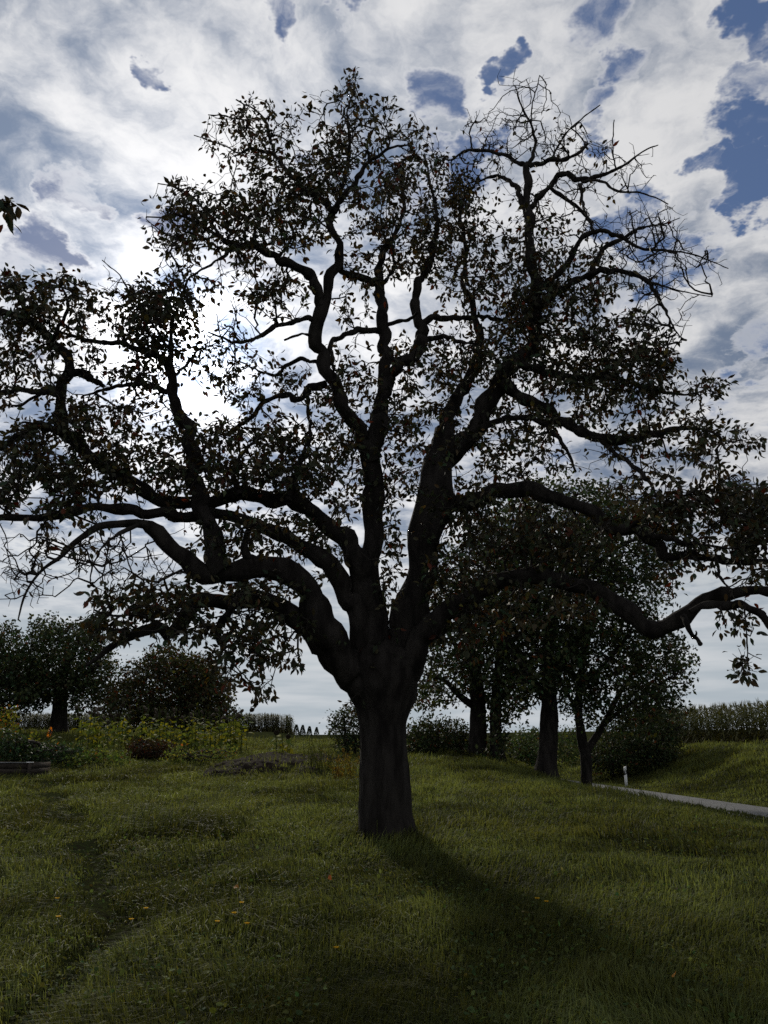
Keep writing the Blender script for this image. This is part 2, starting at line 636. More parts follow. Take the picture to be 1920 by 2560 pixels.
def sample_blobs(blobs, spacing_px2, r_, tail=0.10):
    """points (px, py, leafiness, index) scattered over ellipses drawn on the crown"""
    out = []
    for bi, b in enumerate(blobs):
        cx, cy, rx, ry, dens, leaf = b[:6]
        n = max(2, int(math.pi * rx * ry / spacing_px2 * dens))
        a = r_.random(n) * 2 * math.pi
        q = np.sqrt(r_.random(n)) * (1 + tail * r_.normal(size=n))
        out.append(np.stack([cx + rx * q * np.cos(a), cy + ry * q * np.sin(a), np.full(n, leaf), np.full(n, bi)], -1))
    return np.vstack(out)


def grow(limbs, att, seg=0.14, bf=0.22, jit=0.055, droop=0.0, rs=0, curve=0.35, zig=0.55):
    """connect every attractor to the nearest wood, nearest first. Returns nodes, parents, tip flags"""
    r_ = np.random.default_rng(rs)
    base = []
    bdir = []
    for c in limbs:
        cc = resample(c, seg * 0.8)
        if len(cc) > 4:
            cc = cc[1:]
        g = np.gradient(cc[:, :3], axis=0)
        base.append(cc)
        bdir.append(g / (np.linalg.norm(g, axis=1)[:, None] + 1e-9))
    base = np.vstack(base)
    bdir = np.vstack(bdir)
    nb = len(base)
    cap = nb + len(att) * 14 + 10
    pos = np.zeros((cap, 3))
    dr = np.zeros((cap, 3))
    par = np.full(cap, -1)
    pl = np.zeros(cap)
    pos[:nb] = base[:, :3]
    dr[:nb] = bdir
    n = nb
    dmin = np.array([np.min(np.sum((base[:, :3] - a) ** 2, axis=1)) for a in att])
    order = np.argsort(dmin)
    tips = []
    tip_att = []
    for ai in order:
        a = att[ai]
        dv = a - pos[:n]
        d = np.sqrt(np.einsum('ij,ij->i', dv, dv)) + 1e-6
        cosv = np.einsum('ij,ij->i', dv, dr[:n]) / d
        cost = d * (1.22 - 0.32 * cosv) + bf * pl[:n]
        j = int(np.argmin(cost))
        L = d[j]
        m = int(min(12, max(1, math.ceil(L / seg))))
        p0 = pos[j]
        c1 = p0 + dr[j] * L * curve + np.array([0, 0, -droop * L]) + r_.normal(size=3) * jit * L * 2
        prev = j
        for q in range(1, m + 1):
            t = q / m
            pt = (1 - t) ** 2 * p0 + 2 * t * (1 - t) * c1 + t * t * a
            if q < m:
                pt = pt + r_.normal(size=3) * jit * min(L, 0.5) * zig
            v = pt - pos[prev]
            l = np.linalg.norm(v) + 1e-9
            pos[n] = pt
            dr[n] = v / l
            par[n] = prev
            pl[n] = pl[prev] + l
            prev = n
            n += 1
        tips.append(prev)
        tip_att.append(ai)
    return pos[:n], dr[:n], par[:n], pl[:n], nb, base[:, 3], np.array(tips), np.array(tip_att)


def wood_mesh(pos, dr, par, nb, brad, tips, r_tip=0.0035, ex=2.15, sides=4, rmax=0.2):
    """radii by the pipe model, then prisms along every edge"""
    n = len(pos)
    acc = np.zeros(n)
    acc[tips] += r_tip ** ex
    for i in range(n - 1, nb - 1, -1):
        if acc[i] == 0:
            acc[i] = r_tip ** ex
        p = par[i]
        if p >= nb:
            acc[p] += acc[i]
    rad = np.maximum(acc, 1e-12) ** (1 / ex)
    rad[:nb] = brad
    e = np.arange(nb, n)
    p = par[e]
    rad[e] = np.minimum(rad[e], rmax)
    onlimb = p < nb
    r0 = np.where(onlimb, np.minimum(rad[e] * 1.25, brad[np.clip(p, 0, nb - 1)] * 0.9), np.minimum(rad[p], rad[e] * 1.25))
    r1 = rad[e]
    d1 = dr[e]
    d0 = np.where(onlimb[:, None], d1, d1 + dr[p] * 1.0)
    d0 /= np.linalg.norm(d0, axis=1)[:, None] + 1e-9

    def ring(c, d, r):
        ref = np.where(np.abs(d[:, 2:3]) < 0.9, np.array([[0, 0, 1.0]]), np.array([[1.0, 0, 0]]))
        u = np.cross(d, ref)
        u /= np.linalg.norm(u, axis=1)[:, None] + 1e-9
        w = np.cross(d, u)
        a = np.linspace(0, 2 * math.pi, sides, endpoint=False)
        return c[:, None] + r[:, None, None] * (np.cos(a)[None, :, None] * u[:, None] + np.sin(a)[None, :, None] * w[:, None])
    A = ring(pos[p], d0, r0)
    B = ring(pos[e], d1, r1)
    V = np.concatenate([A, B], 1).reshape(-1, 3)
    i = np.arange(sides)
    q = np.stack([i, (i + 1) % sides, (i + 1) % sides + sides, i + sides], -1)
    Q = (q[None] + (np.arange(len(e)) * 2 * sides)[:, None, None]).reshape(-1, 4)
    return V, Q, rad


def spurs(pos, dr, idx, r_, length=0.07, rad=0.0028):
    """short side spurs"""
    n = len(idx)
    d = r_.normal(size=(n, 3))
    d -= dr[idx] * np.einsum('ij,ij->i', d, dr[idx])[:, None]
    d /= np.linalg.norm(d, axis=1)[:, None] + 1e-9
    d = d * 0.9 + dr[idx] * 0.5 + np.array([0, 0, 0.25])
    d /= np.linalg.norm(d, axis=1)[:, None]
    L = length * (0.35 + r_.random(n) ** 1.5 * 1.5)
    a = pos[idx]
    b = a + d * L[:, None]
    u = np.cross(d, r_.normal(size=(n, 3)))
    u /= np.linalg.norm(u, axis=1)[:, None] + 1e-9
    w = np.cross(d, u)
    V = []
    for c, rr in ((a, rad * 1.2), (b, rad)):
        for k in range(3):
            an = k * 2.0944
            V.append(c + rr * (math.cos(an) * u + math.sin(an) * w))
    V = np.stack(V, 1).reshape(-1, 3)
    q = np.array([[0, 1, 4, 3], [1, 2, 5, 4], [2, 0, 3, 5]])
    Q = (q[None] + (np.arange(n) * 6)[:, None, None]).reshape(-1, 4)
    return V, Q, b, d


def leaf_colours(n, r_, red=0.05, var=0.35):
    v = np.exp(r_.normal(size=n) * var)[:, None]
    c = np.ones((n, 3)) * v
    c *= 1 + 0.18 * r_.normal(size=(n, 3)) * np.array([1, .5, .5])
    m = r_.random(n)
    c[m < red] = np.array([2.2, 0.55, 0.5]) * v[m < red]
    y = (m > 1 - red * 0.8)
    c[y] = np.array([2.3, 1.7, 0.7]) * v[y]
    return np.clip(c, 0.15, 4)


print('engine ready')
# ------------------------------------------------------------------ the pear tree
T0 = 11.0
TRUNK = [(972, 2125, 92), (970, 2100, 80), (967, 2075, 71), (964, 2030, 65), (961, 1960, 61), (958, 1880, 57), (956, 1810, 57),
         (957, 1760, 70), (955, 1715, 88), (953, 1670, 92), (953, 1630, 80)]
LIMBS = [
    # Y0, Y1, points (px, py, half width)
    (11.0, 10.9, [(945, 1790, 36), (938, 1690, 42), (938, 1560, 34), (932, 1400, 29), (931, 1250, 27), (931, 1160, 27), (936, 1105, 26), (946, 1050, 20)]),          # left stem
    (10.9, 10.1, [(932, 1150, 24), (908, 1100, 21), (874, 1043, 18), (836, 959, 17), (807, 895, 16), (796, 832, 15), (802, 781, 16), (819, 735, 13), (836, 663, 12.5), (848, 621, 11), (853, 604, 10), (832, 572, 9.5), (823, 538, 9.5), (840, 515, 9)]),
    (10.1, 9.6, [(836, 530, 8), (861, 487, 7), (891, 458, 6.5), (903, 424, 5.5), (933, 399, 4.5), (975, 370, 3.5), (1020, 362, 2.5)]),
    (10.1, 10.5, [(850, 500, 6), (862, 440, 5), (870, 403, 4.5), (874, 340, 4), (868, 289, 3), (882, 234, 2.2), (890, 185, 1.6)]),
    (10.1, 10.6, [(832, 530, 8), (819, 513, 7.5), (798, 492, 7), (768, 483, 7.5), (743, 454, 6.5), (713, 420, 6), (692, 395, 5), (667, 378, 4.5), (621, 374, 3.5), (585, 392, 2.5)]),
    (10.5, 10.9, [(690, 395, 4), (676, 350, 3.5), (671, 320, 3), (655, 289, 2.6), (625, 268, 2.2), (590, 250, 1.6)]),
    (10.5, 10.2, [(648, 300, 2.2), (610, 300, 2), (560, 290, 1.8), (520, 287, 1.4)]),
    (10.5, 10.9, [(600, 385, 2.2), (560, 365, 1.8), (520, 350, 1.5), (485, 338, 1.2)]),
    (10.4, 9.5, [(802, 765, 13), (786, 722, 13), (769, 684, 13), (739, 663, 12), (684, 642, 10), (634, 618, 8.5), (570, 606, 6.5), (524, 576, 5), (490, 555, 4), (430, 530, 2.5)]),
    (9.8, 9.2, [(600, 612, 5), (560, 640, 4), (520, 665, 3.2), (480, 690, 2.4), (440, 720, 1.6)]),
    (9.7, 9.9, [(560, 600, 4), (530, 560, 3.4), (490, 500, 2.6), (440, 470, 1.8), (395, 458, 1.2)]),
    (9.6, 9.9, [(540, 590, 3.5), (500, 600, 2.8), (450, 600, 2.2), (400, 575, 1.5), (365, 548, 1.1)]),
    (10.5, 9.6, [(790, 802, 7), (760, 796, 6.5), (722, 811, 6), (684, 815, 5.5), (651, 840, 5), (600, 857, 4), (555, 845, 3), (520, 830, 2)]),
    (10.6, 10.0, [(786, 838, 4), (752, 836, 3.2), (710, 851, 2.4)]),
    (10.6, 11.2, [(792, 904, 5.5), (748, 900, 5), (714, 916, 4.5), (689, 937, 4), (655, 930, 3), (620, 915, 2)]),
    (10.7, 11.3, [(815, 959, 10), (781, 967, 9.5), (765, 992, 9), (739, 997, 8), (710, 988, 7), (663, 1005, 6), (621, 1047, 5), (570, 1085, 3.5)]),
    (10.9, 10.7, [(768, 990, 5), (773, 1043, 4.5), (776, 1090, 4), (768, 1130, 3)]),
    (10.95, 11.3, [(938, 1110, 22), (945, 1060, 19), (952, 1001, 17), (959, 959, 16.5), (963, 895, 15.5), (961, 832, 14.5), (956, 781, 14), (946, 727, 13), (948, 690, 10), (955, 650, 8), (968, 615, 7), (1000, 560, 5.5), (1010, 500, 4), (1000, 440, 3)]),   # middle stem
    (10.4, 11.2, [(843, 655, 8), (862, 682, 8.5), (895, 693, 9), (930, 702, 10)]),
    (11.0, 11.7, [(966, 975, 14), (975, 950, 13.5), (1001, 912, 13.5), (1043, 878, 14), (1056, 849, 14), (1047, 802, 12), (1041, 760, 11), (1043, 718, 10), (1072, 663, 8.5), (1080, 620, 7), (1092, 560, 5.5), (1082, 490, 4), (1070, 430, 2.5)]),
    (11.1, 10.6, [(950, 828, 7.5), (904, 823, 7), (870, 836, 6.5), (828, 853, 6.5), (830, 885, 5.5), (834, 925, 4)]),
    (11.5, 11.9, [(1050, 810, 8), (1075, 797, 7.5), (1098, 792, 7.5), (1148, 798, 6.5), (1200, 790, 5.5), (1260, 800, 4), (1310, 795, 2.5)]),
    (11.4, 10.8, [(1062, 852, 7), (1106, 840, 5.5), (1148, 853, 4.5), (1190, 860, 3)]),
    (11.2, 10.9, [(965, 812, 6), (995, 803, 5), (1022, 800, 4.5), (1045, 780, 3)]),
    (11.2, 11.8, [(946, 720, 6), (975, 690, 5), (985, 640, 4), (960, 590, 3), (950, 540, 2)]),
    # right stem and its leaders
    (11.0, 11.2, [(960, 1790, 36), (985, 1740, 50), (1003, 1690, 50), (1019, 1606, 47), (1040, 1480, 43), (1057, 1395, 41), (1070, 1311, 40), (1091, 1200, 38), (1104, 1125, 33), (1106, 1080, 24)]),
    (11.2, 11.9, [(1100, 1130, 22), (1104, 1085, 20), (1119, 1043, 18), (1144, 992, 17), (1165, 959, 15), (1188, 900, 12), (1197, 840, 10), (1180, 770, 8), (1158, 700, 6.5), (1165, 620, 5), (1150, 540, 4), (1170, 470, 2.5)]),
    (11.2, 11.0, [(1112, 1150, 26), (1157, 1104, 25), (1191, 1062, 24), (1220, 1001, 24), (1250, 960, 23), (1285, 915, 20), (1318, 880, 18), (1340, 820, 16), (1338, 760, 15), (1332, 694, 13.5), (1324, 594, 12), (1318, 510, 10.5), (1317, 440, 9), (1322, 410, 7)]),
    (11.0, 11.5, [(1320, 425, 6), (1277, 394, 5.2), (1222, 377, 4.5), (1166, 378, 3.6), (1130, 400, 2.4)]),
    (11.0, 10.5, [(1322, 415, 6), (1338, 355, 4), (1322, 300, 3), (1303, 262, 2.2), (1288, 215, 1.4)]),
    (10.8, 10.9, [(1328, 310, 2), (1332, 255, 1.7), (1342, 220, 1.4), (1349, 188, 1.1)]),
    (11.0, 10.4, [(1324, 415, 6.5), (1377, 400, 5.5), (1433, 392, 4.5), (1470, 360, 3)]),
    (10.9, 10.5, [(1378, 400, 3), (1410, 340, 2.4), (1450, 300, 1.8), (1500, 262, 1.2)]),
    (11.0, 10.0, [(1326, 520, 8), (1350, 490, 7), (1377, 461, 6.5), (1410, 433, 6.5), (1444, 450, 6), (1499, 438, 4.5), (1555, 416, 3), (1610, 377, 1.8), (1645, 362, 1.1)]),
    (10.4, 9.9, [(1455, 455, 4), (1499, 452, 3.4), (1544, 477, 2.8), (1610, 483, 2), (1671, 510, 1.2)]),
    (10.3, 10.6, [(1540, 425, 2), (1532, 370, 1.6), (1535, 300, 1.1)]),
    (10.6, 10.9, [(1377, 470, 5), (1427, 505, 4.5), (1471, 548, 3.6), (1485, 590, 2.6)]),
    (10.3, 10.1, [(1450, 460, 4.5), (1455, 500, 3.5), (1468, 545, 2.5)]),
    (11.0, 11.4, [(1310, 520, 6.5), (1288, 466, 5.5), (1255, 444, 4.5), (1220, 444, 3.5), (1190, 455, 2.5)]),
    (11.0, 9.8, [(1334, 745, 9), (1388, 690, 8), (1433, 632, 7), (1450, 600, 6.5), (1499, 577, 6), (1544, 590, 5), (1610, 622, 3.5), (1721, 633, 2), (1821, 671, 1.1)]),
    (10.9, 10.3, [(1470, 700, 8), (1488, 655, 7), (1516, 616, 6), (1550, 600, 5), (1600, 570, 3), (1660, 560, 1.8), (1700, 545, 1.1)]),
    (11.0, 10.0, [(1336, 770, 9), (1400, 725, 8.5), (1471, 690, 8), (1527, 676, 7), (1582, 684, 6), (1627, 712, 5), (1660, 771, 3.5), (1690, 830, 2), (1715, 850, 1.1)]),
    (10.4, 9.8, [(1610, 700, 3.5), (1670, 720, 2.5), (1740, 735, 1.5), (1780, 742, 1)]),
    (11.0, 10.1, [(1262, 955, 15), (1287, 985, 15), (1352, 1015, 15), (1417, 1058, 14), (1482, 1091, 13), (1547, 1102, 11.5), (1612, 1093, 9), (1677, 1076, 6.5), (1740, 1070, 4.5), (1800, 1090, 3)]),
    (11.0, 10.4, [(1205, 1070, 9), (1226, 1058, 8.5), (1287, 1045, 8), (1339, 1050, 7), (1382, 1080, 5.5), (1420, 1130, 4), (1440, 1180, 3)]),
    (10.9, 10.5, [(1290, 910, 12), (1350, 925, 11), (1420, 945, 9.5), (1500, 940, 8), (1580, 960, 6.5), (1650, 980, 4.5), (1720, 985, 3), (1790, 965, 1.8)]),
    (10.5, 9.8, [(1500, 1098, 7), (1560, 1150, 6), (1610, 1190, 5), (1640, 1240, 3.5)]),
    # right arms
    (11.2, 9.3, [(1075, 1290, 26), (1140, 1262, 22), (1220, 1238, 20), (1300, 1224, 18), (1374, 1236, 16), (1430, 1258, 16), (1482, 1284, 16), (1534, 1315, 17), (1590, 1328, 15), (1634, 1358, 13), (1669, 1393, 13), (1721, 1388, 11), (1786, 1393, 10), (1851, 1401, 9), (1920, 1405, 8), (2010, 1395, 6), (2100, 1410, 4)]),
    (9.7, 9.3, [(1570, 1320, 9), (1600, 1296, 7), (1640, 1275, 5), (1690, 1250, 3.5), (1740, 1225, 2.4)]),
    (9.5, 9.2, [(1600, 1335, 7), (1660, 1345, 7), (1700, 1352, 6), (1745, 1385, 5)]),
    (9.4, 9.1, [(1830, 1398, 6), (1862, 1372, 6), (1900, 1360, 5), (1980, 1340, 3.5)]),
    (9.4, 9.0, [(1790, 1393, 4.5), (1800, 1440, 3.6), (1830, 1480, 2.5)]),
    (11.0, 9.0, [(970, 1740, 30), (1018, 1660, 36), (1072, 1580, 31), (1140, 1515, 27), (1240, 1462, 24), (1340, 1440, 22), (1430, 1452, 21), (1504, 1484, 20), (1547, 1514, 20), (1590, 1555, 20), (1621, 1576, 21), (1660, 1560, 19), (1712, 1534, 18), (1764, 1501, 18), (1808, 1486, 17), (1873, 1472, 14), (1920, 1476, 13), (2000, 1500, 10), (2100, 1560, 6)]),
    (9.25, 8.9, [(1725, 1530, 7), (1765, 1516, 9.5), (1800, 1512, 10.5), (1829, 1509, 11.5), (1873, 1519, 11), (1920, 1556, 10), (1990, 1640, 8), (2050, 1730, 5)]),
    (9.2, 9.0, [(1708, 1540, 8), (1724, 1572, 6.5), (1739, 1598, 6), (1752, 1610, 5.5)]),
    (9.15, 9.05, [(1737, 1594, 3.2), (1741, 1584, 2.6), (1739, 1578, 2)]),
    (9.0, 8.8, [(1862, 1510, 3), (1864, 1549, 2), (1866, 1592, 1.8), (1870, 1636, 1.6), (1860, 1666, 1.3), (1857, 1690, 1)]),
    (8.9, 8.7, [(1870, 1632, 1.4), (1885, 1640, 1.2), (1903, 1648, 1)]),
    (9.1, 8.9, [(1800, 1518, 2.6), (1806, 1540, 2), (1815, 1570, 1.4)]),
    # left arms
    (11.0, 9.2, [(935, 1720, 34), (895, 1700, 38), (852, 1672, 34), (800, 1612, 29), (757, 1553, 25), (690, 1514, 22), (605, 1500, 20), (521, 1503, 18), (482, 1502, 17), (452, 1550, 16), (425, 1582, 16), (395, 1568, 14), (337, 1590, 12), (289, 1615, 10), (255, 1638, 7), (215, 1665, 4)]),
    (9.4, 9.0, [(397, 1566, 6), (370, 1545, 5), (330, 1535, 4), (280, 1540, 3), (235, 1525, 2)]),
    (9.6, 10.0, [(600, 1505, 9), (575, 1530, 9), (550, 1565, 8), (545, 1600, 7), (560, 1620, 4)]),
    (10.9, 9.0, [(940, 1730, 36), (915, 1705, 44), (875, 1665, 42), (822, 1592, 37), (792, 1525, 33), (766, 1472, 30), (736, 1442, 30), (669, 1424, 30), (584, 1433, 28), (521, 1434, 25), (480, 1408, 21), (434, 1364, 20), (376, 1325, 16), (337, 1311, 12), (285, 1312, 9), (240, 1322, 7.5), (193, 1352, 6.5), (150, 1390, 5), (100, 1430, 3.6), (62, 1490, 2.4), (45, 1550, 1.6)]),
    (9.4, 8.8, [(345, 1313, 6), (305, 1332, 5), (288, 1342, 4), (255, 1370, 3), (230, 1420, 2), (225, 1460, 1.4)]),
    (9.3, 8.8, [(300, 1335, 2.6), (312, 1380, 2.2), (330, 1430, 1.5)]),
    (9.2, 8.9, [(272, 1345, 2.8), (268, 1390, 2.2), (255, 1440, 1.6)]),
    (9.8, 9.4, [(455, 1425, 4), (420, 1440, 3.2), (390, 1455, 2.6), (350, 1445, 1.6)]),
    (9.9, 10.5, [(560, 1432, 26), (545, 1400, 24), (525, 1330, 21), (506, 1272, 19), (489, 1230, 18), (482, 1150, 16), (477, 1110, 15.5), (470, 1060, 14.5), (455, 1025, 14), (428, 982, 12.5), (434, 945, 10.5), (424, 903, 9), (424, 873, 6), (432, 820, 5), (436, 790, 3.5)]),
    (10.4, 10.0, [(426, 910, 7), (405, 893, 7), (371, 880, 7), (320, 861, 6.5), (253, 854, 5.5), (200, 845, 4), (150, 830, 3)]),
    (10.4, 10.9, [(432, 985, 7), (380, 964, 6), (316, 962, 5), (253, 975, 4), (210, 990, 3)]),
    (10.4, 10.0, [(428, 880, 4), (400, 840, 3.6), (370, 790, 3), (330, 740, 2.4), (300, 690, 1.8), (255, 650, 1.2)]),
    (10.4, 10.8, [(434, 940, 4), (470, 910, 3.4), (490, 880, 2.6)]),
    (10.9, 10.0, [(938, 1650, 30), (928, 1540, 28), (905, 1440, 26), (880, 1385, 25), (859, 1350, 24), (804, 1298, 23), (736, 1260, 21), (669, 1240, 20), (600, 1240, 19), (521, 1256, 18), (420, 1248, 17), (330, 1215, 16), (253, 1158, 16), (202, 1108, 16), (169, 1082, 15), (150, 1050, 15), (155, 1000, 14), (167, 945, 13), (169, 890, 12), (139, 861, 12), (110, 831, 11), (84, 810, 10), (42, 789, 9), (0, 779, 8), (-60, 790, 6)]),
    (10.2, 9.7, [(175, 1088, 9), (127, 1070, 9), (84, 1070, 9.5), (42, 1094, 9), (0, 1119, 8), (-50, 1140, 6)]),
    (10.1, 9.6, [(158, 995, 8), (127, 981, 8), (63, 976, 8), (0, 980, 7), (-60, 970, 5)]),
    (10.1, 9.8, [(100, 985, 5), (75, 1000, 4.5), (52, 1014, 4), (30, 1016, 3)]),
    (10.1, 10.5, [(200, 935, 9), (235, 950, 8), (260, 965, 5)]),
    (10.1, 10.6, [(165, 935, 9), (205, 930, 10), (228, 945, 8)]),
    (10.0, 9.6, [(130, 850, 6), (160, 800, 5), (170, 750, 3.5), (150, 710, 2.2), (165, 685, 1.4)]),
    (10.0, 9.5, [(90, 815, 6), (60, 770, 5), (40, 730, 3.5), (0, 705, 2.5)]),
    (10.9, 9.6, [(920, 1680, 30), (900, 1590, 28), (880, 1515, 25), (848, 1455, 23), (795, 1395, 21), (736, 1357, 19), (690, 1326, 18), (614, 1300, 16), (540, 1290, 15), (440, 1288, 14), (337, 1280, 13), (241, 1268, 12), (159, 1282, 11), (80, 1290, 9), (0, 1296, 7), (-70, 1310, 5)]),
    (10.2, 9.7, [(660, 1425, 12), (625, 1395, 11), (612, 1375, 9), (614, 1340, 7), (640, 1310, 5)]),
    (10.2, 10.6, [(720, 1255, 9), (735, 1210, 8), (745, 1170, 6.5), (760, 1130, 5), (775, 1090, 3.5)]),
    (10.1, 10.6, [(600, 1240, 8), (585, 1190, 7), (600, 1140, 5), (640, 1100, 3.5)]),
    # front shoot that hangs into the top left corner from a branch beyond the frame
    (9.7, 5.2, [(0, 779, 7), (-110, 730, 6), (-170, 640, 5), (-150, 545, 4), (-90, 490, 3), (-30, 480, 2.4), (2, 500, 2)]),
]
# crown: (px, py, rx, ry, density, leafiness)
CROWN = [
    (90, 760, 130, 65, 1.9, 1), (330, 800, 150, 75, 1.6, 1), (60, 870, 90, 70, 1.1, .9), (300, 890, 170, 60, 1.2, .9), (250, 970, 150, 60, 1.0, .9), (380, 950, 60, 50, .8, 1),
    (150, 1120, 160, 90, 1.5, 1), (330, 1060, 160, 70, 1.2, .9), (640, 1130, 170, 90, 1.4, 1), (420, 1190, 220, 70, 1.3, 1), (110, 1230, 150, 70, 1.3, 1),
    (250, 700, 60, 40, .4, .2), (390, 740, 100, 50, 1.0, 1), (160, 710, 50, 30, .8, 1), (20, 720, 50, 40, 1.0, 1), (10, 960, 50, 60, .7, 1),
    (100, 1390, 120, 60, 1.2, .18), (180, 1350, 90, 40, 1.2, .5), (60, 1460, 70, 60, .8, .1), (250, 1390, 110, 60, .8, .15), (330, 1400, 90, 50, .6, .15), (430, 1430, 80, 40, .6, .2), (640, 950, 130, 70, .8, .9), (560, 900, 90, 50, .5, .8),
    (480, 880, 60, 50, .5, 1), (600, 830, 90, 40, .4, .4), (560, 780, 70, 40, .5, .3),
    (540, 560, 140, 95, 1.2, .9), (450, 500, 60, 50, .7, .7), (430, 590, 60, 60, 1.0, .6), (480, 680, 90, 40, .8, .5), (620, 690, 130, 60, .9, .7), (700, 740, 80, 50, .9, .9),
    (720, 400, 150, 110, 1.1, .9), (620, 290, 70, 50, .8, .9), (560, 350, 60, 60, .6, .7), (900, 310, 110, 90, 1.0, .75), (890, 215, 22, 45, 1.2, .9), (830, 280, 70, 60, .8, .6), (800, 420, 120, 80, 1.0, .8),
    (1010, 380, 90, 80, .8, .6), (1040, 330, 40, 30, .6, .6), (700, 560, 140, 70, 1.3, 1), (740, 490, 120, 50, 1.0, .9), (1050, 520, 150, 120, 1.4, 1), (950, 500, 90, 90, 1.0, .8), (960, 640, 110, 80, 1.0, .8), (1150, 640, 140, 90, 1.2, .9), (1150, 520, 100, 60, 1.1, .9),
    (1230, 420, 130, 60, 1.0, .35), (1240, 330, 90, 70, .8, .1), (1330, 330, 110, 80, 1.1, .15), (1300, 240, 70, 60, .6, .02), (1430, 370, 100, 50, 1.0, .35), (1400, 500, 120, 60, .7, .35), (1510, 450, 100, 50, .8, .2), (1600, 410, 50, 45, .6, .15),
    (1560, 590, 140, 70, 1.4, .05), (1640, 560, 80, 50, .8, .02), (1690, 640, 110, 40, .8, .02), (1620, 690, 110, 60, 1.0, .15), (1660, 780, 70, 70, .8, .1), (1700, 720, 80, 30, .5, .05),
    (1350, 600, 100, 80, .8, .7), (1420, 680, 130, 70, .9, .8), (1420, 780, 170, 90, 1.3, 1), (1250, 740, 130, 90, 1.2, 1), (1530, 850, 130, 80, 1.2, 1), (1500, 920, 170, 80, 1.2, 1), (1640, 900, 70, 40, .7, 1), (1640, 970, 90, 50, .9, 1), (1770, 965, 60, 28, .7, 1),
    (1300, 880, 140, 80, 1.1, 1), (1130, 900, 110, 80, .9, .95), (1050, 1000, 120, 90, .9, .95), (1400, 1000, 150, 70, .9, .9), (1650, 1080, 150, 70, 1.0, .9), (1800, 1120, 90, 60, .9, 1), (1560, 1160, 120, 70, .7, .4), (1840, 1200, 80, 40, .8, 1),
    (1750, 1290, 170, 70, 1.3, 1), (1890, 1280, 90, 80, 1.3, 1), (1800, 1380, 120, 50, .9, 1), (1890, 1430, 60, 45, .8, .8), (1850, 1555, 60, 35, .6, .9), (1860, 1670, 18, 30, 1.6, 1), (1640, 1240, 100, 60, 1.0, 1), (1700, 1430, 60, 30, .5, .9),
    (1300, 1100, 150, 100, .9, .9), (1150, 1200, 110, 110, .9, .95), (870, 1010, 80, 110, .8, .95), (870, 1190, 70, 120, 1.0, .95), (760, 1200, 80, 60, 1.0, 1), (1000, 1130, 60, 120, .8, .95), (1000, 900, 60, 60, .6, .8), (890, 760, 60, 60, .6, .8), (880, 900, 50, 50, .6, .8),
    (720, 1330, 130, 60, .8, .9), (560, 1340, 110, 50, .8, .9), (820, 1400, 60, 60, .6, .8), (640, 1470, 120, 30, 1.2, 1), (650, 1570, 130, 50, 1.2, 1), (690, 1640, 80, 40, .9, 1), (590, 1620, 70, 50, .8, 1), (650, 1725, 30, 25, .9, 1), (590, 1690, 30, 30, .6, 1),
    (400, 1500, 130, 45, 1.2, 1), (310, 1560, 90, 60, 1.1, 1), (480, 1570, 60, 40, .8, 1), (290, 1480, 80, 40, .7, .9), (520, 1660, 40, 30, .5, 1), (850, 1620, 20, 30, .6, 1), (805, 1640, 18, 16, 1.0, 1),
    (975, 1400, 30, 180, .7, 1), (1150, 1400, 110, 110, 1.0, 1), (1260, 1310, 140, 90, 1.1, 1), (1400, 1350, 140, 70, .8, 1), (1120, 1560, 90, 90, .8, 1), (1280, 1500, 120, 70, .8, 1), (1440, 1500, 80, 50, .7, .9), (950, 1640, 60, 50, .5, 1), (880, 1755, 12, 20, 1, 1),
    (10, 508, 20, 22, .9, 1),
]


